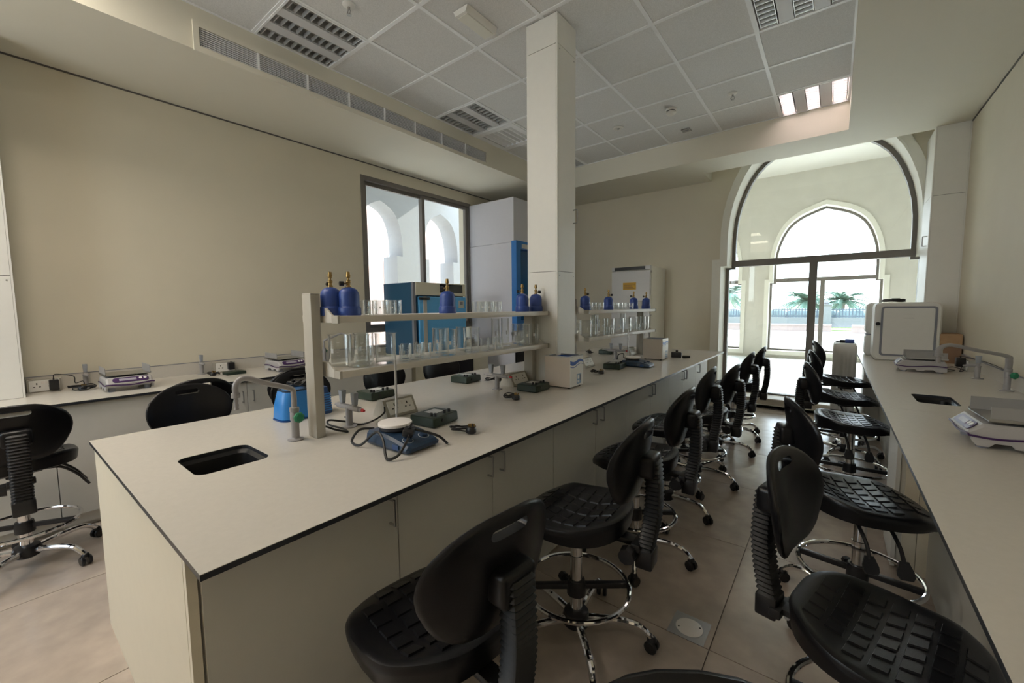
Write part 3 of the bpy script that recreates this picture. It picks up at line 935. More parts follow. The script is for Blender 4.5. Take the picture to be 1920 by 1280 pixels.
stools = [   # x, y, heading, seat dz, back dz, foot ring bar heading, first leg heading, label
    (-.86, .745, 173, 0, -.03, 30, 30, 'nearest black stool on the island aisle side, large in the foreground'),
    (-.83, 1.50, 183, 0, 0, 38, 23, 'second stool along the island, its whole chrome foot ring visible'),
    (-.87, 2.27, 181, 0, 0, 35, 3, 'third stool along the island, seat half hidden by the second stool'),
    (-.90, 2.93, 184, .03, .03, 35, -15, 'fourth stool along the island, its backrest overlapping the fifth'),
    (-.86, 3.58, 178, -.02, -.02, 35, -12, 'fifth stool along the island, backrest tilted toward the aisle'),
    (-.87, 4.40, 180, 0, 0, 20, 0, 'sixth stool along the island, backrest against the bright doorway'),
    (-.85, 5.05, 180, 0, 0, 20, -27, 'farthest stool along the island, next to the doorway step'),
    (.16, 1.50, -13, -.08, -.035, 0, 10, 'nearest black stool at the right bench, ribbed seat in the lower right corner'),
    (.135, 2.36, 17, 0, 0, -8, 12, 'second stool at the right bench with its whole ribbed seat visible'),
    (.14, 3.88, 8, 0, 0, 0, 20, 'third stool at the right bench, seat below the black sink'),
    (.13, 4.90, 8, 0, 0, 10, 30, 'fourth stool at the right bench, seat above the third stool'),
    (.13, 5.68, 10, .04, .04, 0, 10, 'farthest stool at the right bench, in front of the ribbed white tank'),
    (-3.55, .06, 180, .04, -.04, 60, 40, 'stool at the far left edge facing the left wall bench'),
    (-3.45, .82, 180, 0, 0, 40, 20, 'stool at the left bench seen behind another backrest, below the first balance'),
    (-2.70, .715, 2, 0, 0, 0, 20, 'smooth round backrest stool rising behind the near end of the island sink'),
    (-3.42, 1.44, 178, 0, 0, 0, 10, 'stool at the left bench below the second balance, behind the blue tub'),
    (-2.70, 1.34, 0, 0, 0, 0, 20, 'stool on the far island side directly behind the blue tub'),
    (-2.70, 2.03, 2, 0, 0, 0, 30, 'stool on the far island side below the beakers, left of the gap'),
    (-2.70, 2.62, -8, 0, 0, 0, 10, 'stool on the far island side in front of the black oven door'),
    (.045, .235, -57, 0, 0, 0, 0, 'stool backrest top peeking in at the bottom edge of the picture'),
]
proto = make_stool(stools[0][-1])
made = [proto] + [dup(proto, (0, 0, 0), 0, q[-1]) for q in stools[1:]]
for o, (x, y, a, sz, bz, ra, la, lb_) in zip(made, stools):
    o.location = (x, y, 0)
    o.rotation_euler = (0, 0, radians(a))
    for c in o.children:
        nm_ = c.name.split('.')[0]
        if nm_ in ('seat', 'tilt_mechanism', 'spine_arm', 'adjust_knob', 'lever'):
            c.location.z += sz + .035
        elif nm_ == 'gas_column':
            c.scale.z = 1 + (sz + .035) / .462
        elif nm_ in ('backrest', 'back_block', 'spine_sleeve', 'spine_foot'):
            c.location.z += bz
        elif nm_ == 'foot_ring':
            c.rotation_euler = (0, 0, radians(ra - 90 - a))
        elif nm_ == 'leg':
            c.rotation_euler = (0, 0, radians(la - a) - .3)

# ------------------------------------------------------------------ reagent shelf units on the island
def shelf_unit(y0, y1, p0, p1, label):
    s = thing('reagent_shelf', label, 'shelf unit', (-1.857, y0, BT), 0, 'two tier shelf units standing on the island')
    L = y1 - y0
    for py in (p0, p1):
        yy = py - y0
        p = part('post', MB().box(-.04, .04, yy - .022, yy + .022, 0, .652, .005), M['post'], s)
        part('post_cap', MB().box(-.038, .038, yy - .020, yy + .020, .652, .655), M['shelf'], p, 0)
    for z in (.278, .523):
        sh = part('shelf', MB().box(-.1468, .1468, .009, L - .009, z + .018, z + .0308).box(.147, .157, .008, L - .008, z, z + .031, .002).box(-.157, -.147, .008, L - .008, z, z + .031, .002), M['shelf'], s)
        for yy in (0, L - .008):
            poly = [(-.160, z), (.160, z), (.160, z + .032), (.115, z + .032), (.062, z + .066), (-.062, z + .066), (-.115, z + .032), (-.160, z + .032)]
            part('end_bracket', MB().prism(poly, 1, yy, yy + .008), M['shelf'], sh, 0)
            part('end_cap', MB().box(.11, .162, yy - .002, yy + .010, z - .002, z + .033, .001), M['post'], sh, 0)
    return s
shelf_unit(.945, 2.63, .91, 2.60, 'near grey two tier shelf unit on the island, in front of the column')
shelf_unit(3.275, 5.005, 3.25, 4.93, 'far grey two tier shelf unit on the island, beyond the column')
Z1, Z2 = BT + .278 + .031, BT + .523 + .031

# ------------------------------------------------------------------ glassware
def make_beaker(name, r, h, label, group, tall=False, cat='beaker'):
    b = thing(name, label, cat, (0, 0, 0), 0, group)
    prof = [(.001, .0), (r * .9, .0), (r, r * .12), (r, h - .006), (r * 1.05, h), (r * 1.02, h + .0005), (r - .002, h - .007), (r - .002, r * .14), (r * .88, .003), (.001, .003)]
    if tall:
        prof = [(.001, .0), (r * 1.5, .0), (r * 1.5, .006), (r * .9, .014), (r, .02), (r, h - .004), (r * 1.08, h), (r * 1.03, h), (r - .002, h - .006), (r - .002, .022), (.001, .02)]
    rings = []
    n = 28
    for R, z in prof:
        ring = []
        for k in range(n):
            a = 2 * pi * k / n
            q = R
            if z > h - .008 and abs(a - pi / 2) < .3:
                q = R * (1 + .10 * (1 - abs(a - pi / 2) / .3))
            ring.append((q * cos(a), q * sin(a), z))
        rings.append(ring)
    part('glass_wall', MB().ringloft(rings, caps=False), M['beaker'], b, 40)
    m = MB()
    for k in range(6):
        z = h * (.25 + k * .1)
        for d in range(2):
            a0 = -.35
            a1 = a0 + (.26 if k % 2 else .16) * (1 - d * .0)
            rr = r + .0004
            if d:
                continue
            m.ringloft([[(rr * cos(t), rr * sin(t), z - .0008), (rr * cos(t), rr * sin(t), z + .0008), (rr * cos(t) + .0003, rr * sin(t), z + .0008), (rr * cos(t) + .0003, rr * sin(t), z - .0008)] for t in (a0, (a0 + a1) / 2, a1)])
    z = h * .42
    m.ringloft([[((r + .0004) * cos(t), (r + .0004) * sin(t), zz) for zz in (z, z + h * .14)] + [((r + .0007) * cos(t), (r + .0007) * sin(t), zz) for zz in (z + h * .14, z)] for t in (-.9, -.78, -.66)])
    part('printed_scale', m, M['mark'], b, 0)
    return b
def rowof(first, spots, z, labels=None):
    if labels is None:
        # number of the beaker along its row, in front or behind
        xm = max(p[0] for p in spots) - .03
        names = ['first', 'second', 'third', 'fourth', 'fifth']
        cnt = {True: 0, False: 0}
        labels = []
        for p in spots:
            f_ = p[0] > xm
            labels.append(names[cnt[f_]] + (' front ' if f_ else ' back ') + first['label'])
            cnt[f_] += 1
    for k, (x, y) in enumerate(spots):
        lb_ = labels[k] if labels else None
        if k == 0:
            first.location = (x, y, z)
            if lb_:
                first['label'] = lb_
        else:
            dup(first, (x, y, z), random.uniform(-.5, .5), lb_)
G1 = 'small beakers in a tight cluster'
b1 = make_beaker('glass_beaker', .031, .072, 'small beaker from the left in the top shelf cluster before the lone cartridge', 'small beakers clustered on the near top shelf, left')
rowof(b1, [(-1.77, 1.15), (-1.77, 1.222), (-1.77, 1.30), (-1.845, 1.17), (-1.845, 1.25), (-1.845, 1.325)], Z2)
b2 = make_beaker('glass_beaker', .031, .070, 'small beaker from the left in the top shelf cluster before the column', 'small beakers clustered on the near top shelf, right')
rowof(b2, [(-1.77, 1.955), (-1.77, 2.03), (-1.77, 2.11), (-1.845, 1.99), (-1.845, 2.07), (-1.845, 2.15)], Z2)
b3 = make_beaker('glass_beaker', .050, .153, '', 'large beakers on the near lower shelf')
rowof(b3, [(-1.79, 1.095), (-1.775, 1.235), (-1.90, 1.06), (-1.90, 1.19), (-1.775, 1.66), (-1.90, 1.72), (-1.775, 1.86), (-1.90, 1.92), (-1.77, 2.40), (-1.775, 2.52), (-1.89, 2.50)], Z1, [
    'large beaker second from the near post, front row of the lower shelf',
    'large beaker just left of the first row of small beakers, front row',
    'large beaker nearest the near post, behind the others',
    'large beaker at the back between the first two large front beakers',
    'large beaker just right of the first small beakers, front row against the cyan oven',
    'large beaker at the back, half overlapped in front of the cyan oven',
    'large front beaker left of the second row of small beakers',
    'large back beaker beside the edge of the cyan oven',
    'large front beaker right of the tall cylinders on the near lower shelf',
    'large front beaker at the far post of the near shelf unit',
    'large back beaker at the far end of the near lower shelf'])
b4 = make_beaker('glass_beaker', .029, .082, 'small beaker from the left between the large beakers, near lower shelf', 'small beakers in the middle of the near lower shelf')
rowof(b4, [(-1.765, 1.345), (-1.77, 1.415), (-1.765, 1.485), (-1.77, 1.555), (-1.85, 1.42), (-1.85, 1.51)], Z1)
b5 = make_beaker('glass_beaker', .028, .082, 'small beaker from the left beside the tall cylinders, near lower shelf', 'small beakers beside the tall cylinders')
rowof(b5, [(-1.75, 1.955), (-1.75, 2.025), (-1.75, 2.10)], Z1)
c1 = make_beaker('glass_cylinder', .028, .20, '', 'tall narrow cylinders on the shelves', True, 'measuring cylinder')
rowof(c1, [(-1.84, 2.17), (-1.86, 2.30), (-1.77, 3.50), (-1.80, 3.60), (-1.84, 3.68), (-1.86, 4.40)], Z1, [
    'tall clear cylinder left one of two on the near lower shelf',
    'tall clear cylinder right one of two on the near lower shelf',
    'tall cylinder on the far lower shelf, first after the large near beaker',
    'tall cylinder on the far lower shelf, middle of three close together',
    'tall cylinder on the far lower shelf, last of three close together',
    'tall cylinder toward the far end of the far lower shelf'])
rowof(make_beaker('glass_beaker', .050, .155, '', 'large beakers on the far lower shelf'), [(-1.77, 3.36), (-1.90, 3.40), (-1.775, 3.86), (-1.89, 3.97), (-1.775, 4.10), (-1.775, 4.30), (-1.77, 4.72), (-1.78, 4.86), (-1.90, 4.80)], Z1, [
    'large beaker at the near end of the far lower shelf', 'large back beaker at the near end of the far lower shelf',
    'large front beaker right of the tall cylinders, far lower shelf', 'large back beaker in the middle of the far lower shelf',
    'large front beaker in the middle of the far lower shelf', 'large front beaker behind the thin steel rod, far lower shelf',
    'large front beaker second from the far end of the far lower shelf', 'large front beaker at the far end of the far lower shelf', 'large back beaker at the far end of the far lower shelf'])
rowof(make_beaker('glass_beaker', .027, .075, 'small beaker from the left on the far lower shelf', 'small beakers on the far lower shelf'), [(-1.745, 3.74), (-1.745, 3.80), (-1.745, 4.46), (-1.745, 4.53)], Z1)
rowof(make_beaker('glass_beaker', .029, .070, 'small beaker from the left on the far top shelf, before the middle cartridge', 'small beakers on the far top shelf, left'), [(-1.77, 3.42), (-1.77, 3.50), (-1.77, 3.58), (-1.77, 3.66), (-1.85, 3.5), (-1.85, 3.6)], Z2)
rowof(make_beaker('glass_beaker', .029, .070, 'small beaker from the left on the far top shelf, past the middle cartridge', 'small beakers on the far top shelf, right'), [(-1.77, 4.02), (-1.77, 4.11), (-1.77, 4.20), (-1.77, 4.30), (-1.77, 4.40), (-1.85, 4.15), (-1.85, 4.3)], Z2)

def make_cartridge(label):
    c = thing('gas_cartridge', label, 'gas cartridge', (0, 0, 0), 0, 'blue gas cartridges on the top shelves')
    part('canister', MB().lathe([(.001, 0), (.050, 0), (.0515, .004), (.0510, .034), (.048, .039), (.0455, .042), (.0455, .092), (.0425, .107), (.034, .120), (.021, .128), (.009, .131), (.001, .131)], n=32), M['gas'], c)
    v_ = part('valve', MB().lathe([(.012, .128), (.012, .138), (.0085, .140), (.0085, .150), (.011, .152), (.011, .160), (.006, .163), (.006, .172), (.0105, .176), (.0105, .186), (.0085, .190), (.0085, .200), (.001, .201)], n=14), M['brass'], c)
    part('valve_stem', MB().cyl((0, 0, .146), (.026, .008, .146), .0045, n=8), M['brass'], v_)
    part('knob', MB().cyl((.022, .007, .146), (.038, .012, .146), .011, n=10), M['blackp'], c)
    return c
car = [(-1.83, .99, 2.6, 'left blue gas cartridge of the pair beside the near post'), (-1.77, 1.045, 4.2, 'right blue gas cartridge of the pair beside the near post'),
       (-1.79, 1.68, 3.4, 'lone blue gas cartridge mid shelf in front of the cyan oven'), (-1.80, 2.43, 3.6, 'left blue cartridge of the pair in front of the white column'),
       (-1.78, 2.575, .8, 'right blue cartridge of the pair in front of the white column'), (-1.78, 3.36, 1, 'blue cartridge half hidden by the column on the far top shelf'),
       (-1.78, 3.85, .4, 'blue cartridge in the middle of the far top shelf'), (-1.80, 4.56, 3, 'left blue cartridge of the pair at the end of the far top shelf'),
       (-1.77, 4.87, 3, 'right blue cartridge of the pair at the end of the far top shelf')]
c0 = make_cartridge(car[0][3])
for k, (x, y, a, lb_) in enumerate(car):
    if k == 0:
        c0.location = (x, y, Z2)
        c0.rotation_euler = (0, 0, a)
    else:
        dup(c0, (x, y, Z2), a, lb_)

# ------------------------------------------------------------------ taps and bench services
def make_tap(label, sc=1.0, rise=.235, lean=.35, reach=.20):
    """upright pillar, spout leaning along -Y then hooked down"""
    t = thing('lab_tap', label, 'tap', (0, 0, 0), 0, 'grey lab water taps')
    part('pillar', MB().lathe([(.034, 0), (.034, .005), (.020, .008), (.017, .012), (.017, .09), (.019, .092), (.019, .125), (.0165, .13)], n=20, caps=True), M['pipe'], t)
    part('collar', MB().lathe([(.0165, .128), (.020, .130), (.020, .148), (.014, .15)], n=20), M['pipe'], t)
    pts = [(0, 0, .145), (0, 0, rise - .03), (0, -.012, rise), (0, -reach * .55, rise + lean * .5 * reach * 2 * .55), (0, -reach + .03, rise + lean * reach * .95), (0, -reach, rise + lean * reach), (0, -reach - .022, rise + lean * reach - .022), (0, -reach - .024, rise + lean * reach - .06)]
    sp = part('spout', MB().tube(smoothpath(pts, 5), .0115, 12), M['pipe'], t)
    nz = MB()
    zz = rise + lean * reach - .055
    prof = [(.016, 0), (.016, -.018), (.010, -.02)] + [(.009 if k % 2 else .0072, -.022 - .009 * k) for k in range(6)]
    nz.lathe(prof, (0, -reach - .024, zz), 14, True)
    part('nozzle', nz, M['pipe'], sp)
    vb = part('valve_body', MB().cyl((.012, 0, .108), (.030, 0, .108), .012, n=12), M['pipe'], t)
    part('valve_knob', MB().lathe([(.001, .0), (.018, .0), (.0235, .008), (.0235, .018), (.016, .024), (.001, .025)], n=7).xf(Matrix.Translation((.028, 0, .108)) @ Matrix.Rotation(radians(90), 4, 'Y')), M['green'], t, 20, label='green valve knob')
    return t
tp = make_tap('grey lab tap with green knob over the near island sink')
tp.location = (-1.885, .826, BT)
o = dup(tp, (-1.885, 5.10, BT), pi, 'grey lab tap at the far end of the island beyond the far shelf')
o = dup(tp, (-4.56, 2.36, BT), radians(140), 'slim grey tap on the left wall bench seen through the near shelf')
o = dup(tp, (.93, 4.16, BT), radians(-58), 'grey lab tap with long arched spout on the right bench')
for c in o.children:
    if c.name.startswith('spout'):
        c.scale = (1, 1.9, 1.0)

def make_gas(label, single=False):
    g_ = thing('gas_tap', label, 'gas tap', (0, 0, 0), 0, 'grey bench gas taps')
    part('flange', MB().lathe([(.036, 0), (.036, .005), (.018, .008)], n=20, caps=True), M['pipe'], g_)
    part('pillar', MB().lathe([(.0165, .005), (.0165, .09), (.019, .092), (.019, .10)], n=18, caps=True), M['pipe'], g_)
    xs = (0,) if single else (-.055, .055)
    part('crossarm', MB().tube([(-.12, 0, .10), (-.10, 0, .10), (-.095, 0, .10), (.095, 0, .10), (.10, 0, .10), (.12, 0, .10)] if not single else [(0, 0, .10), (.05, 0, .10), (.08, 0, .095)], [.008, .009, .014, .014, .009, .008] if not single else [.013, .012, .007], 12), M['pipe'], g_)
    for x in xs:
        h = part('lever_handle', MB().ringloft([[(x + u, w, z) for u, w in rrect(-q, q, -q * .8, q * .8, .004, 2)] for q, z in ((.013, .118), (.013, .125), (.017, .175), (.016, .178))]), M['handleg'], g_)
        part('handle_neck', MB().cyl((x, 0, .10), (x, 0, .12), .012, n=12), M['pipe'], h)
    if not single:
        part('outlet_tip', MB().cyl((.118, 0, .10), (.135, 0, .10), .009, .006, 10), M['red'], g_, label='red outlet tip')
    return g_
ga = make_gas('grey double gas tap beside the near post, in front of the black cables')
ga.location = (-1.878, 1.083, BT)
dup(ga, (-1.885, 2.235, BT), 0, 'grey double gas tap in front of the second socket box on the island')
dup(ga, (-1.892, 4.294, BT), 0, 'dark looking double gas tap beyond the column behind the second stirrer')
gs_ = make_gas('single gas tap at the left wall between the socket and the first balance', True)
gs_.location = (-4.56, .455, BT)
dup(gs_, (-4.56, 1.20, BT), 0, 'single gas tap at the left wall, left of the tilted wall socket')
o = dup(gs_, (.90, 4.72, BT), pi, 'single gas tap with cup shaped handle at the right wall')

def socket_plate(par, w, h, cols=2):
    """in local frame: plate in YZ plane facing +X at x=0"""
    p = part('socket_plate', MB().box(0, .006, -w / 2, w / 2, -h / 2, h / 2, .0015), M['socketw'], par, 0)
    b = MB()
    for k in range(cols):
        cy = (k - (cols - 1) / 2) * w / cols
        b.box(.0055, .0066, cy - .003, cy + .003, .008, .022)
        for s_ in (-1, 1):
            b.box(.0055, .0066, cy + s_ * .014 - .005, cy + s_ * .014 + .005, -.010, -.004)
    part('pin_holes', b, M['hole'], p, 0)
    sw = MB()
    for k in range(cols):
        cy = (k - (cols - 1) / 2) * w / cols * .25
        sw.box(.006, .009, cy - .006, cy + .006, h / 2 - .026, h / 2 - .008, .001)
    part('switches', sw, M['ceramic'], p, 0)
    return p
def make_pedestal(label):
    p = thing('socket_box', label, 'socket box', (0, 0, 0), 0, 'pedestal socket boxes on the island')
    poly = [(-.065, 0), (.065, 0), (.068, .006), (.022, .093), (-.022, .093), (-.068, .006)]
    part('housing', MB().prism(poly, 1, -.10, .10), M['post'], p, 20)
    for s_ in (1, -1):
        q = socket_plate(p, .165, .075)
        q.location = (s_ * .0455, 0, .050)
        q.rotation_euler = (0, radians(-27) * s_ if s_ > 0 else radians(27), 0 if s_ > 0 else 0)
        if s_ < 0:
            q.rotation_euler = (0, radians(-27), pi)
            q.location = (-.0455, 0, .050)
    return p
pe = make_pedestal('sloped twin socket box on the island right of the near post')
pe.location = (-1.90, 1.375, BT)
dup(pe, (-1.905, 2.47, BT), 0, 'sloped twin socket box on the island in front of the column')
dup(pe, (-1.915, 3.60, BT), 0, 'sloped twin socket box just right of the first white tank')
dup(pe, (-1.94, 4.78, BT), 0, 'sloped twin socket box left of the second white tank')

def wall_socket(label, x, y, rz):
    s = thing('wall_socket', label, 'socket', (x, y, BT), rz, 'bench wall sockets')
    part('housing', MB().prism([(-.045, 0), (.03, 0), (.022, .093), (-.045, .093)], 1, -.085, .085), M['post'], s, 20)
    q = socket_plate(s, .150, .080)
    q.location = (.0265, 0, .047)
    q.rotation_euler = (0, radians(-5), 0)
    return s
wall_socket('twin white wall socket beside the white box column at far left', -4.57, .24, 0)
wall_socket('twin white wall socket on the left bench between the gas tap and second balance', -4.57, 1.38, 0)
wall_socket('white socket on the right wall behind the black adapter', .955, 5.25, pi)

def adapter(label, x, y, z, sx, sy, sz, rz=0):
    a_ = thing('power_adapter', label, 'power adapter', (x, y, z), rz, 'black plug-in power adapters')
    part('body', MB().box(-sx / 2, sx / 2, -sy / 2, sy / 2, 0, sz, .006), M['blackp'], a_)
    part('strain_relief', MB().cyl((0, 0, sz), (0, 0, sz + .015), .005, .003, 8), M['rubber'], a_)
    return a_
adapter('black power adapter plugged into the far left wall socket', -4.515, .285, BT + .012, .05, .05, .075)
adapter('black power adapter in the second left wall socket', -4.515, 1.42, BT + .02, .05, .05, .07)
adapter('black power adapter hanging on the right wall socket', .895, 5.25, BT + .03, .06, .06, .08)

def cable(label, pts, r=.004, group='black cables', n=6):
    c = part('cable', MB().tube(smoothpath(pts, n), r, 7), M['rubber'])
    return tag(c, label, 'cable', group)
def coil(cx, cy, z, r, turns, seed, e=.6, ang=0, h=.0):
    rnd = random.Random(seed)
    out = []
    for i in range(turns * 8 + 1):
        a = 2 * pi * i / 8
        rr = r * (.75 + .35 * rnd.random())
        x, y = rr * cos(a), rr * e * sin(a)
        out.append((cx + x * cos(ang) - y * sin(ang), cy + x * sin(ang) + y * cos(ang), z + .004 + .004 * (i // 8) + (h * rnd.random())))
    return out
def plug_parts(label, x, y, rz, seed, r=.055, turns=3, cat='cable', group='black mains leads with plugs'):
    """coiled mains lead with a plug on it, one thing"""
    t = thing('mains_lead', label, cat, (x, y, BT), rz, group)
    part('lead', MB().tube(smoothpath(coil(0, 0, .003, r, turns, seed, .55, 0, .018), 5), .0036, 7), M['rubber'], t)
    pl = part('plug', MB().ringloft([[(q * cos(a * pi / 8) * 1.0, q * sin(a * pi / 8), z) for a in range(16)] for q, z in ((.021, .004), (.025, .008), (.025, .022), (.019, .032))]).xf(Matrix.Translation((.045, -.025, 0))), M['blackp'], t)
    part('pins', MB().box(.040, .050, -.028, -.022, .030, .048).box(.030, .036, -.02, -.01, .030, .044).box(.054, .060, -.02, -.01, .030, .044), M['brass'], pl, 0)
    return t

# ------------------------------------------------------------------ green power supplies
def make_psu(label):
    p = thing('power_supply', label, 'power supply', (0, 0, 0), 0, 'dark green bench power supplies')
    part('case', MB().ringloft([[(u, w, z) for u, w in rrect(-q, q, -k, k, .008, 3)] for q, k, z in ((.078, .090, .004), (.082, .094, .010), (.080, .092, .048), (.076, .088, .052))]), M['psu'], p)
    part('scale_plate', MB().box(-.05, .02, -.02, .055, .052, .0535), M['silver'], p, 0)
    for x, y in ((.05, .055), (.05, .02), (.055, -.055), (.035, -.06)):
        part('knob', MB().cyl((x, y, .052), (x, y, .068), .008, .007, 10), M['blackp'], p)
    part('jack', MB().cyl((.078, -.03, .03), (.086, -.03, .03), .008, n=10), M['blackp'], p)
    for x in (-.06, .06):
        for y in (-.07, .07):
            part('foot', MB().cyl((x, y, 0), (x, y, .005), .009, n=8), M['rubber'], p)
    return p
psus = [(-2.36, 1.555, .06, 'green power supply behind the near gas tap and socket box'), (-1.592, 1.385, .12, 'green power supply right behind the near navy stirrer'),
        (-2.29, 2.33, .1, 'green power supply on the far side of the island under the near shelf'), (-1.655, 2.36, .05, 'green power supply left of the first white tank'),
        (-2.22, 4.75, .3, 'green power supply beyond the column with a plug to its left'), (-1.62, 3.65, .12, 'green power supply touching the far navy stirrer')]
p0 = make_psu(psus[0][3])
for k, (x, y, a, lb_) in enumerate(psus):
    if k == 0:
        p0.location = (x, y, BT)
        p0.rotation_euler = (0, 0, a)
    else:
        dup(p0, (x, y, BT), a, lb_)
tag(part('meter_scale', MB().box(-4.37, -4.26, 1.30, 1.46, BT, BT + .028, .006), M['psu']), 'small green box under cables below the second left wall socket', 'power supply')

plug_parts('coiled black mains lead with a big plug right of the near green power supply', -1.36, 1.36, .5, 3, .06)
plug_parts('coiled black lead with plug in front of the green supply beside the first tank', -1.615, 2.05, .3, 5, .045)
plug_parts('coiled black lead behind the second gas tap on the far island side', -2.12, 2.45, 1.2, 8, .06)
plug_parts('black lead with plug beyond the column, left of the far green supply', -2.40, 4.66, 2.6, 9, .07, 2)
plug_parts('coiled black lead with plug just right of the first white tank', -1.62, 3.28, .2, 12, .06)
plug_parts('tangle of black leads around the far side of the second socket box', -1.95, 2.78 - .06, .8, 15, .07)
cable('loose black cable looped at the foot of the near post', [(-1.93, .98, BT + .006), (-1.88, .96, BT + .03), (-1.82, .98, BT + .02), (-1.79, 1.02, BT + .006), (-1.85, 1.03, BT + .008), (-1.92, 1.00, BT + .022), (-1.97, 1.03, BT + .03), (-1.95, 1.12, BT + .006), (-2.05, 1.16, BT + .006)], .005)
cable('black lead running from the near gas tap to the socket box', [(-1.96, 1.11, BT + .006), (-1.85, 1.13, BT + .006), (-1.79, 1.17, BT + .03), (-1.80, 1.23, BT + .05), (-1.83, 1.255, BT + .07)], .0045)
plug_parts('thin black wire heap between the left gas tap and first balance', -4.43, .42, .4, 21, .10, 4)
cable('thin black wire rising from the far left adapter', [(-4.515, .285, BT + .10), (-4.50, .29, BT + .125), (-4.49, .33, BT + .12), (-4.48, .385, BT + .10), (-4.47, .39, BT + .05), (-4.46, .43, BT + .06), (-4.44, .43, BT + .006)], .003)
plug_parts('black lead with plug on the left bench below the second wall socket', -4.40, 1.24, .2, 25, .07, 3)
cable('thin black wires on the right bench behind the far balance', [(.76, 5.12, BT + .01), (.80, 5.08, BT + .004), (.85, 5.15, BT + .006), (.80, 5.25, BT + .004), (.86, 5.30, BT + .02), (.91, 5.2, BT + .006), (.87, 5.1, BT + .006), (.93, 5.32, BT + .05)], .003)
cable('thin wire along the right wall above the white socket', [(.93, 5.5, BT + .10), (.97, 5.3, BT + .105), (.985, 4.9, BT + .11), (.985, 4.5, BT + .108)], .003)

# ------------------------------------------------------------------ hotplate stirrers
def make_stirrer(label):
    h = thing('magnetic_stirrer', label, 'hotplate stirrer', (0, 0, 0), 0, 'navy magnetic stirrers')
    # long axis X, controls at +X
    rings = []
    def sect(x, hy, zt, zb):
        return [(x, w, z) for w, z in ((-hy, zb), (-hy - .006, zb + .012), (-hy, zt - .01), (-hy + .01, zt), (hy - .01, zt), (hy, zt - .01), (hy + .006, zb + .012), (hy, zb))]
    for x, hy, zt, zb in ((-.135, .075, .050, .010), (-.13, .082, .060, .006), (-.02, .086, .062, .006), (.04, .088, .055, .006), (.125, .084, .034, .006), (.137, .076, .024, .010)):
        rings.append(sect(x, hy, zt, zb))
    part('body', MB().ringloft(rings), M['navy'], h, 25)
    part('heat_shield', MB().lathe([(.001, .060), (.062, .060), (.068, .066), (.068, .078), (.06, .08)], (-.045, 0, 0), 32), M['core'], h)
    part('hot_plate', MB().lathe([(.066, .079), (.072, .081), (.072, .091), (.070, .093), (.001, .093)], (-.045, 0, 0), 36), M['ceramic'], h, label='round white ceramic top plate')
    for y in (-.043, .043):
        d_ = part('dial', MB().lathe([(.001, .0), (.018, .0), (.016, .012), (.001, .013)], n=18).xf(Matrix.Translation((.085, y, .042)) @ Matrix.Rotation(radians(14), 4, 'Y')), M['navy'], h)
        part('dial_ring', MB().tube([(.022 * cos(a * pi / 12), .022 * sin(a * pi / 12), .0015) for a in range(24)], .0014, 5, True).xf(Matrix.Translation((.085, y, .042)) @ Matrix.Rotation(radians(14), 4, 'Y')), M['silver'], d_)
    part('rating_label', MB().box(.05, .085, -.0935, -.0925, .014, .034), M['tubd'], h, 0)
    part('support_rod', MB().cyl((-.125, .075, .05), (-.125, .075, .35), .0055, n=10), M['steel'], h, label='upright steel rod')
    return h
ms = make_stirrer('near navy stirrer with white round plate, black lead draped over it')
ms.location = (-1.445, 1.075, BT)
ms.rotation_euler = (0, 0, .05)
m2 = dup(ms, (-1.49, 3.90, BT), .05, 'far navy stirrer with white round plate in front of the second tank')
pth = [(-1.60, 1.04, BT + .05), (-1.62, .98, BT + .055), (-1.60, .93, BT + .02), (-1.55, .94, BT + .012), (-1.50, .965, BT + .06), (-1.46, .968, BT + .075), (-1.41, .955, BT + .055), (-1.36, .93, BT + .012), (-1.32, .915, BT + .008), (-1.30, .945, BT + .02), (-1.31, .985, BT + .048), (-1.34, 1.03, BT + .068), (-1.37, 1.06, BT + .085), (-1.345, 1.09, BT + .075), (-1.30, 1.15, BT + .045), (-1.275, 1.175, BT + .012), (-1.30, 1.19, BT + .01)]
cable('thick black lead draped in loops over the near navy stirrer', pth, .0055)
cable('black lead with loop arching over the far navy stirrer', [(-1.66, 3.80, BT + .065), (-1.66, 3.83, BT + .11), (-1.62, 3.86, BT + .12), (-1.60, 3.82, BT + .09), (-1.57, 3.80, BT + .085), (-1.56, 3.78, BT + .06)], .005)
tag(part('plug', MB().box(-.022, .022, -.02, .02, 0, .032, .006).cyl((0, 0, .03), (.0, .03, .04), .008, .005, 8), M['blackp'], loc=(-1.365, 1.045, BT + .062), rot=(.3, .25, .6)), 'black plug resting on the near navy stirrer', 'plug')

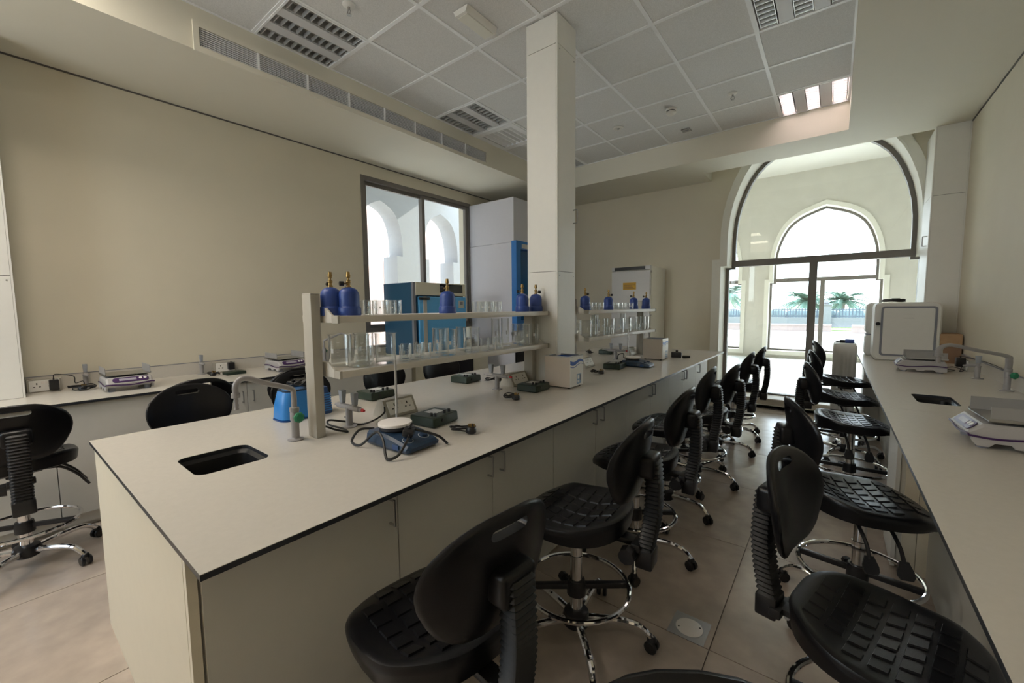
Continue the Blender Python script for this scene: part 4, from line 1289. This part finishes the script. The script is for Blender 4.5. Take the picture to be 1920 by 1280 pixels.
# ------------------------------------------------------------------ ultrasonic baths (white tanks)
def make_bath(label):
    b = thing('ultrasonic_bath', label, 'ultrasonic bath', (0, 0, 0), 0, 'white ultrasonic cleaning tanks on the island')
    X, Y, H = .106, .0975, .232
    t = .004
    part('case', MB().plate(rrect(-X, X, -Y, Y, .006, 2), [rrect(-X + t, X - t, -Y + t, Y - t, .005, 2)], 2, .012, H - .006).box(-X + t, X - t, -Y + t, Y - t, .012, .018), M['beige'], b, 20)
    part('front_panel', MB().box(X, X + .003, -Y + .002, Y - .002, .013, H - .004), M['white'], b, 0)
    tank = MB().plate(rrect(-X - .003, X + .003, -Y - .003, Y + .003, .006, 2), [rrect(-X + .018, X - .018, -Y + .018, Y - .018, .02)], 2, H - .006, H)
    i_ = rrect(-X + .018, X - .018, -Y + .018, Y - .018, .02)
    tank.ringloft([[(u, w, H - .003) for u, w in i_], [(u, w, H - .13) for u, w in i_]], caps=False)
    tank.bm.faces.new([tank.bm.verts.new((u, w, H - .13)) for u, w in i_])
    part('steel_tank', tank, M['steel'], b, 20)
    part('blue_basket', MB().plate(rrect(-.06, .06, -.055, .055, .01, 3), [rrect(-.05, .05, -.045, .045, .008, 3)], 2, H - .03, H - .008), M['bluew'], b, 0)
    N = 24
    for z0_, amp, th in ((.176, .011, .030), (.160, .011, .006)):
        w = MB()
        ys_ = [-Y + .002 + k * (2 * Y - .004) / N for k in range(N + 1)]
        f = lambda y, z=z0_: z + amp * sin(-(y + Y) / (2 * Y) * 2 * pi + pi) * -1
        tp_ = [(y, f(y) + th * (1 - .5 * (k / N))) for k, y in enumerate(ys_)]
        bt_ = [(y, f(y)) for y in ys_][::-1]
        w.plate(tp_ + bt_, [], 0, X + .003, X + .0038)
        part('wave_stripe', w, M['bluew'], b, 0)
    part('control_panel', MB().box(X + .003, X + .0045, .0, .062, .026, .098), M['cpanel'], b, 0)
    part('control_buttons', MB().box(X + .0045, X + .006, .008, .032, .062, .088).box(X + .0045, X + .006, .008, .018, .036, .052).box(X + .0045, X + .006, .022, .032, .036, .052), M['socketw'], b, 0)
    part('display', MB().box(X + .0045, X + .0055, .042, .058, .05, .092), M['gasket'], b, 0)
    for x in (-.085, .085):
        for y in (-.075, .075):
            part('foot', MB().cyl((x, y, 0), (x, y, .014), .011, n=10), M['rubber'], b)
    return b
ub = make_bath('first white tank with blue wave stripe, in front of the column')
ub.location = (-1.561, 2.620, BT)
dup(ub, (-1.542, 4.555, BT), 0, 'second white tank with blue wave stripe, at the far end of the island')

# blue tub near the near post
t = thing('blue_tub', 'bright blue rounded tub with black leads on top, left of the near post', 'tub', (-2.285, 1.0, BT))
part('shell', MB().ringloft([[(u, w, z) for u, w in rrect(-q, q, -q * 1.15, q * 1.15, .045, 6)] for q, z in ((.070, .0), (.078, .012), (.074, .08), (.062, .148), (.058, .156))], caps=True), M['tub'], t)
part('rear_body', MB().ringloft([[(u, w, z) for u, w in rrect(-q, q, .075, .075 + q * 1.6, .02, 4)] for q, z in ((.068, .0), (.070, .012), (.064, .10), (.058, .150))]), M['tubd'], t)
fb = MB()
for k in range(8):
    fb.box(.063 - k * .001, .073 - k * .001, .085, .175, .018 + k * .013, .024 + k * .013)
part('cooling_ribs', fb, M['tub'], t, 0)
part('base_rim', MB().plate(rrect(-.08, .08, -.092, .09, .045), [], 2, -.0, .006), M['tubd'], t)
part('top_rim', MB().plate(rrect(-.060, .060, -.068, .068, .04), [rrect(-.052, .052, -.06, .06, .035)], 2, .150, .160), M['navy'], t)
plug = MB().tube(smoothpath([(p[0], p[1], p[2]) for p in coil(0, .03, .165, .06, 3, 31, .8, .3, .03)], 5), .006, 7)
lead = thing('mains_lead', 'black lead and plug heaped on top of the blue tub', 'cable', (-2.285, 1.0, BT), 0, 'black mains leads with plugs')
part('lead', plug, M['rubber'], lead)
part('plug', MB().box(-.02, .03, .02, .07, .175, .205, .006), M['blackp'], lead)

# black hand device at the far end
t = thing('hand_device', 'small black device with blue side right of the second white tank', 'device', (-1.40, 4.86, BT), .3)
part('body', MB().box(-.06, .05, -.05, .05, 0, .06, .008), M['blackp'], t)
part('panel', MB().box(.05, .053, -.03, .04, .012, .05), M['cpanel'], t, 0)
part('grip', MB().box(.055, .14, -.07, -.03, 0, .028, .008), M['blackp'], t)
part('knob', MB().cyl((0, .02, .06), (0, .02, .078), .014, n=12), M['blackp'], t)

# ------------------------------------------------------------------ balances
def make_balance(label):
    b = thing('bench_balance', label, 'balance', (0, 0, 0), 0, 'grey bench balances with purple stripe')
    # front (display) towards +X
    prof = [(-.150, .040), (-.145, .030), (.13, .030), (.158, .048), (.160, .060), (.118, .100), (-.135, .100), (-.150, .078)]
    def sec(y, s, zadd):
        return [(x * s, y, z + zadd * (1 if z > .08 else 0)) for x, z in prof]
    part('body', MB().ringloft([sec(-.128, .97, -.012), sec(-.118, 1, 0), sec(.118, 1, 0), sec(.128, .97, -.012)]), M['scale'], b, 25)
    for s_ in (-1, 1):
        sk = MB()
        pts = [(-.15, .030), (-.15, .012), (-.12, .010), (-.085, .010), (-.07, .026), (-.02, .026), (-.01, .012), (.03, .012), (.04, .026), (.085, .026), (.10, .010), (.135, .012), (.15, .034)]
        sk.prism(pts + [(.15, .045), (-.15, .045)], 1, s_ * .128 - .006, s_ * .128 + .006)
        part('side_skirt', sk, M['scale'], b, 0)
    st_ = MB()
    N = 14
    for s_ in (-1, 1):
        st_.ringloft([[(x, s_ * (.134), z - .004), (x, s_ * .1365, z - .004), (x, s_ * .1365, z + .004), (x, s_ * .134, z + .004)] for x, z in [(-.15 + .31 * k / N, .052 + .007 * sin(k / N * 2 * pi * 1.0)) for k in range(N + 1)]])
    st_.ringloft([[(.1575, y, z - .004), (.1615, y, z - .004), (.1615, y, z + .004), (.1575, y, z + .004)] for y, z in [(-.134 + .268 * k / N, .050 + .006 * cos(k / N * 2 * pi)) for k in range(N + 1)]])
    part('purple_stripe', st_, M['purple'], b, 0)
    Mx = Matrix.Translation((.141, 0, .0815)) @ Matrix.Rotation(radians(43.5), 4, 'Y')
    fp = part('display_panel', MB().plate(rrect(-.021, .021, -.095, .105, .018), [], 2, 0, .0025).xf(Mx), M['purple'], b, 0)
    part('lcd', MB().box(-.011, .009, -.06, .035, .0025, .0035).xf(Mx), M['lcd'], fp, 0)
    part('button', MB().cyl((-.004, .058, .0025), (-.004, .058, .006), .009, n=12).cyl((-.004, .084, .0025), (-.004, .084, .006), .009, n=12).xf(Mx), M['socketw'], fp)
    part('pan_support', MB().box(-.08, .06, -.05, .05, .10, .112), M['blackp'], b, 0)
    pn = part('pan', MB().box(-.155, .105, -.128, .128, .112, .116).box(-.155, .105, -.128, -.126, .112, .124).box(-.155, .105, .126, .128, .112, .124), M['nickel'], b, 0)
    for s_ in (-1, 1):
        part('guard_plate', MB().box(-.15, .10, s_ * .124 - .0015, s_ * .124 + .0015, .116, .172), M['guard'], pn, 0)
    for x in (-.115, .11):
        for y in (-.10, .10):
            part('foot', MB().cyl((x, y, 0), (x, y, .03), .019, n=12), M['gasket'], b)
    return b
bb = make_balance('first grey balance with purple panel on the left bench, left of the pair of stools')
bb.location = (-4.23, .635, BT)
dup(bb, (-4.21, 1.79, BT), .02, 'second grey balance with purple panel on the left bench, beside the near post')
dup(bb, (.615, 5.02, BT), pi - .02, 'grey balance in front of the large white box on the right bench')
dup(bb, (.605, 2.57, BT), pi + .05, 'large grey balance at the right edge beside the black sink')
for o in bpy.data.objects:
    pass

# ------------------------------------------------------------------ right bench boxes
b = thing('storage_box', 'large white box with grey outlined front on the right bench', 'box', (.59, 5.95, BT))
def rbx(X, Y0, Y1, Z0, Z1, r):
    return MB().ringloft([[(u, y, w) for u, w in rrect(-q, q, Z0 + dz, Z1 - dz, r, 6)] for y, q, dz in ((Y0, X - .014, .012), (Y0 + .016, X, 0), (Y1 - .016, X, 0), (Y1, X - .014, .012))])
part('shell', rbx(.25, -.2, .18, 0.0, .60, .05), M['crate'], b)
part('front_door', MB().ringloft([[(u, y, w) for u, w in rrect(-.185 + d_, .20 - d_, .065 + d_, .545 - d_, .02, 5)] for y, d_ in ((-.2, 0), (-.206, .004))]), M['crate'], b, 20)
part('gasket', MB().plate(rrect(-.20, .215, .05, .56, .03), [rrect(-.183, .198, .067, .543, .02)], 1, -.207, -.199), M['gasket'], b, 0)
part('latch_knob', MB().cyl((-.222, -.20, .38), (-.222, -.222, .38), .020, .017, 14), M['blackp'], b)
part('moulded_mark', MB().box(-.03, .05, -.2075, -.206, .48, .483).box(-.03, .05, -.2075, -.206, .44, .443), M['scale'], b, 0)
b = thing('storage_box', 'smaller white box with a waist seam behind the large one on the right bench', 'box', (.43, 6.36, BT))
part('lower_shell', rbx(.135, -.12, .12, 0, .235, .035), M['crate'], b)
part('upper_lid', rbx(.135, -.12, .12, .24, .60, .05), M['crate'], b)
part('seam', MB().box(-.13, .13, -.115, .115, .232, .243), M['gasket'], b, 0)
t = thing('cable_coil', 'flat black cable coil lying on top of the large white box', 'cable', (.50, 6.0, BT + .60))
part('lead', MB().tube(smoothpath(coil(0, 0, .004, .09, 4, 41, .5, .1, .012), 5), .007, 7), M['rubber'], t)
part('connector', MB().box(-.02, .05, -.02, .02, .022, .045, .005), M['blackp'], t)
b = thing('cardboard_box', 'brown cardboard box on the right bench beside the pier', 'box', (.885, 5.90, BT))
part('carton', MB().box(-.10, .10, -.14, .14, 0, .285), M['card'], b, 0)
part('flap', MB().box(-.101, .101, -.142, .14, .285, .287), M['card'], b, 0)
part('flap', MB().box(-.101, .101, -.142, -.1405, .19, .285), M['card'], b, 0)
part('lower_print', MB().box(-.1, .1, -.1415, -.1402, .0, .188), M['cardd'], b, 0)
b = thing('ribbed_tank', 'tall white ribbed plastic tank standing on the floor by the doorway', 'tank', (.125, 6.32, 0))
rb_ = []
ol = []
N = 64
for k in range(N):
    pass
base = rrect(-.115, .108, -.2, .2, .03, 4)
def rib(poly, amp):
    out = []
    L = 0
    for i in range(len(poly)):
        a_, c_ = Vector(poly[i]), Vector(poly[(i + 1) % len(poly)])
        d_ = (c_ - a_)
        n_ = max(1, int(d_.length / .012))
        nn = Vector((d_.y, -d_.x)).normalized() if d_.length > 1e-9 else Vector((0, 0))
        for k in range(n_):
            p_ = a_ + d_ * k / n_
            s_ = amp * (.5 + .5 * cos(2 * pi * L / .072))
            out.append((p_.x + nn.x * s_ * -1, p_.y + nn.y * s_ * -1))
            L += d_.length / n_
    return out
r0 = rib(base, 0)
r1 = rib(base, .015)
def atz(r, z, k=1):
    return [(x * k, y * k, z) for x, y in r]
part('shell', MB().ringloft([atz(r0, .0), atz(r0, .06), atz(r1, .09), atz(r1, .86), atz(r0, .90), atz(r0, .95), atz(r0, .975, .93)]), M['crate'], b, 50)
part('lid', MB().ringloft([atz(base, .975, .93), atz(base, .985, .90), atz(base, .988, .5)]), M['crate'], b)
t = thing('clamp_fitting', 'small dark blue and black fitting lying on the ribbed floor tank', 'fitting', (.12, 6.28, .988))
part('block', MB().box(-.0, .085, -.04, .04, 0, .042, .006), M['gas'], t)
part('black_end', MB().cyl((-.05, 0, .018), (0, 0, .018), .018, n=12), M['blackp'], t)
part('hose', MB().tube(smoothpath([(-.05, 0, .018), (-.075, .02, .012), (-.08, .06, .01)], 4), .008, 8), M['rubber'], t)

# ------------------------------------------------------------------ left rear equipment
o_ = thing('drying_oven', 'big teal sided oven with cyan door and cream top panel near the window', 'oven', (-4.22, 3.60, 0))
# unit coordinates: front +X at x=.27 ; y -.43...43
part('lower_cabinet', MB().box(-.33, .26, -.43, .90, 0, .86, .006), M['cream'], o_)
part('black_door', MB().box(.26, .275, -.05, .57, .42, .77), M['ovenglass'], o_, 0)
part('side_panel', MB().box(-.33, .225, -.43, -.415, .87, 1.755, .003), M['teal'], o_, 0)
part('body', MB().box(-.33, .235, -.415, .43, .86, 1.75), M['teal'], o_, 0)
part('corner_strip', MB().box(.225, .262, -.435, -.40, .86, 1.757), M['gasket'], o_, 0)
part('top_panel', MB().box(.235, .27, -.40, .44, 1.60, 1.757, .003), M['cream'], o_, 0)
part('control_window', MB().box(.27, .274, -.02, .38, 1.64, 1.745), M['ovenglass'], o_, 0)
dd = part('door', MB().box(.235, .275, -.36, .44, .90, 1.585, .006), M['cyan'], o_, 0)
part('door_strip', MB().box(.275, .282, -.30, -.245, .90, 1.585), M['silver'], dd, 0)
part('latch', MB().box(.275, .30, -.37, -.21, 1.545, 1.575, .004), M['blackp'], dd, 0)
part('badge', MB().box(.275, .279, .30, .40, 1.44, 1.54), M['silver'], dd, 0)
part('screen', MB().box(.279, .281, .325, .375, 1.48, 1.525), M['gasket'], dd, 0)
part('rocker_switch', MB().box(.26, .272, .63, .67, .47, .54), M['red'], o_, 0, label='red rocker switch')
h_ = thing('fume_cupboard', 'tall white fume cupboard with blue sash frame behind the column', 'fume cupboard', (-4.18, 5.45, 0))
part('side_panel', MB().box(-.44, .44, -.60, -.58, 0, 2.40), M['hood'], h_, 0)
part('side_panel', MB().box(-.44, .44, -.60, -.58, 2.405, 3.045), M['hood'], h_, 0)
part('upper_box', MB().box(-.44, .44, -.58, .60, 2.40, 3.045), M['hood'], h_, 0)
part('body', MB().box(-.44, .40, -.58, .60, 0, 2.40), M['hood'], h_, 0)
fb = MB().plate([(-.605, 1.10), (.60, 1.10), (.60, 2.42), (-.605, 2.42)], [[(-.50, 1.25), (.5, 1.25), (.5, 2.3), (-.5, 2.3)]], 0, .40, .49)
part('sash_frame', fb, M['hoodblue'], h_, 0)
part('sash_glass', MB().box(.42, .43, -.5, .5, 1.25, 2.3), M['hoodglass'], h_, 0)
part('label_plate', MB().box(.49, .493, -.47, -.25, 2.315, 2.38), M['silver'], h_, 0)
part('worktop_lip', MB().box(.38, .47, -.60, .60, 1.03, 1.08), M['hood'], h_, 0)
part('black_panel', MB().box(.40, .445, -.56, -.24, .50, .78), M['ovenglass'], h_, 0)
part('control_strip', MB().box(.40, .44, -.23, .55, .38, 1.0), M['cream'], h_, 0)
part('rocker_switch', MB().box(.44, .452, -.12, -.07, .53, .60), M['red'], h_, 0, label='red rocker switch')

f_ = thing('refrigerator', 'tall grey fronted refrigerator with yellow label against the far wall', 'refrigerator', (-2.405, 6.28, 0))
part('cabinet', MB().box(-.295, .295, -.27, .34, .05, 2.03, .006), M['fridgew'], f_)
part('door', MB().box(-.295, .292, -.335, -.275, .06, 1.965, .008), M['fridge'], f_)
part('top_grille', MB().box(-.25, .22, -.335, -.27, 1.985, 2.025), M['blackp'], f_, 0)
part('top_trim', MB().box(-.295, -.25, -.33, -.27, 1.975, 2.03).box(.22, .292, -.33, -.27, 1.975, 2.03), M['fridge'], f_, 0)
yl = part('warning_label', MB().box(-.11, .09, -.3375, -.335, 1.69, 1.795), M['yellow'], f_, 0, label='yellow warning label with dark text lines')
tl = MB()
for k in range(5):
    tl.box(-.095, .07 - .02 * (k % 3), -.3382, -.3375, 1.705 + k * .017, 1.711 + k * .017)
part('text_lines', tl, M['cardd'], yl, 0)
part('hinge', MB().box(.27, .30, -.33, -.26, 1.3, 1.32).box(.27, .30, -.33, -.26, 1.93, 1.96), M['nickel'], f_, 0)
for x in (-.25, .25):
    for y in (-.22, .28):
        part('foot', MB().cyl((x, y, 0), (x, y, .05), .02, n=10), M['rubber'], f_)

# ------------------------------------------------------------------ grounds beyond the glass
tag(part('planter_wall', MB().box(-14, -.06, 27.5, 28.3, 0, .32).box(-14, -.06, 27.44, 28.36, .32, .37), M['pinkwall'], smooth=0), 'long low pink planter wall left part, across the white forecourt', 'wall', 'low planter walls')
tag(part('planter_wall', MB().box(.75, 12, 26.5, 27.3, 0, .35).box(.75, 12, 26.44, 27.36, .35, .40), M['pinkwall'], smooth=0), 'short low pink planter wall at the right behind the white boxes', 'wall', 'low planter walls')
tag(part('lawn', MB().box(-40, 40, 28.6, 32.6, 0, .04), M['lawn'], smooth=0), 'strip of green lawn behind the planter walls', 'lawn')
fw_ = thing('boundary_fence', 'grey boundary wall with dark railing above it beyond the lawn', 'fence', (0, 33, 0))
part('wall', MB().box(-45, 45, -.15, .15, 0, .62), M['farwall'], fw_, 0)
fb = MB()
for k in range(560):
    x = -45 + k * .16
    fb.box(x - .026, x + .026, -.02, .02, .62, 1.2)
part('railing_bars', fb, M['fence'], fw_, 0, kind='stuff')
part('rail', MB().box(-45, 45, -.025, .025, 1.10, 1.15).box(-45, 45, -.025, .025, .68, .73), M['fence'], fw_, 0)
for k in range(-7, 8):
    x = k * 3.87 - .40
    p_ = part('pillar', MB().box(x - .28, x + .28, -.28, .28, 0, 1.4), M['farwall'], fw_, 0)
    part('pillar_cap', MB().box(x - .33, x + .33, -.33, .33, 1.4, 1.48).lathe([(.1, 1.48), (.16, 1.56), (.16, 1.64), (.08, 1.74), (.001, 1.8)], (x, 0, 0), 10), M['farwall'], p_, 0)
hd = MB()
for k in range(60):
    cx, r = -44 + k * 1.5, random.uniform(.6, 1.0)
    hd.lathe([(.05, 0), (r, .3), (r * 1.1, .7), (r * .8, 1.0), (.05, 1.2)], (cx, 38 + random.uniform(-.5, .5), 0), 9)
tag(part('hedge', hd, M['hedge'], smooth=0), 'dull blue green hedge behind the railing', 'hedge')
def palm(x, y, h, R, label, seed):
    rnd = random.Random(seed)
    t = thing('palm_tree', label, 'tree', (x, y, 0), 0, 'date palms beyond the forecourt')
    part('trunk', MB().lathe([(.32, 0), (.24, .4), (.22, h * .5), (.26, h - .2), (.18, h)], n=10, caps=True), M['trunk'], t)
    b_ = MB()
    for k in range(90):
        a = rnd.uniform(0, 2 * pi)
        el = rnd.uniform(-.45, 1.3)
        L = R * rnd.uniform(.85, 1.1)
        pts = []
        for q in range(6):
            s_ = q / 5
            rr = L * s_ * cos(el * .7)
            zz = L * s_ * sin(el) * .75 - R * .38 * s_ * s_
            pts.append(Vector((rr * cos(a), rr * sin(a), h + zz)))
        side = Vector((-sin(a), cos(a), 0))
        for q in range(5):
            w0, w1 = .07 * (1 - q / 6), .07 * (1 - (q + 1) / 6)
            b_.bm.faces.new([b_.bm.verts.new(p) for p in (pts[q] - side * w0, pts[q] + side * w0, pts[q + 1] + side * w1, pts[q + 1] - side * w1)])
            dr = (pts[q + 1] - pts[q]).normalized()
            for d_ in range(3):
                p_ = pts[q].lerp(pts[q + 1], d_ / 3)
                for sg in (-1, 1):
                    tip = p_ + side * sg * .36 + dr * .34 + Vector((0, 0, -.10))
                    b_.bm.faces.new([b_.bm.verts.new(p_), b_.bm.verts.new(p_ + dr * .17), b_.bm.verts.new(tip)])
    part('fronds', b_, M['palm'], t, 0)
palm(-2.17, 50.5, 1.9, 2.5, 'date palm left of the door mullion, behind the fence', 1)
palm(.62, 52.5, 1.9, 2.6, 'date palm right of the door mullion, behind the fence', 2)
palm(-9.3, 50.5, 2.7, 2.8, 'date palm glimpsed through the narrow opening at the far left of the loggia', 3)
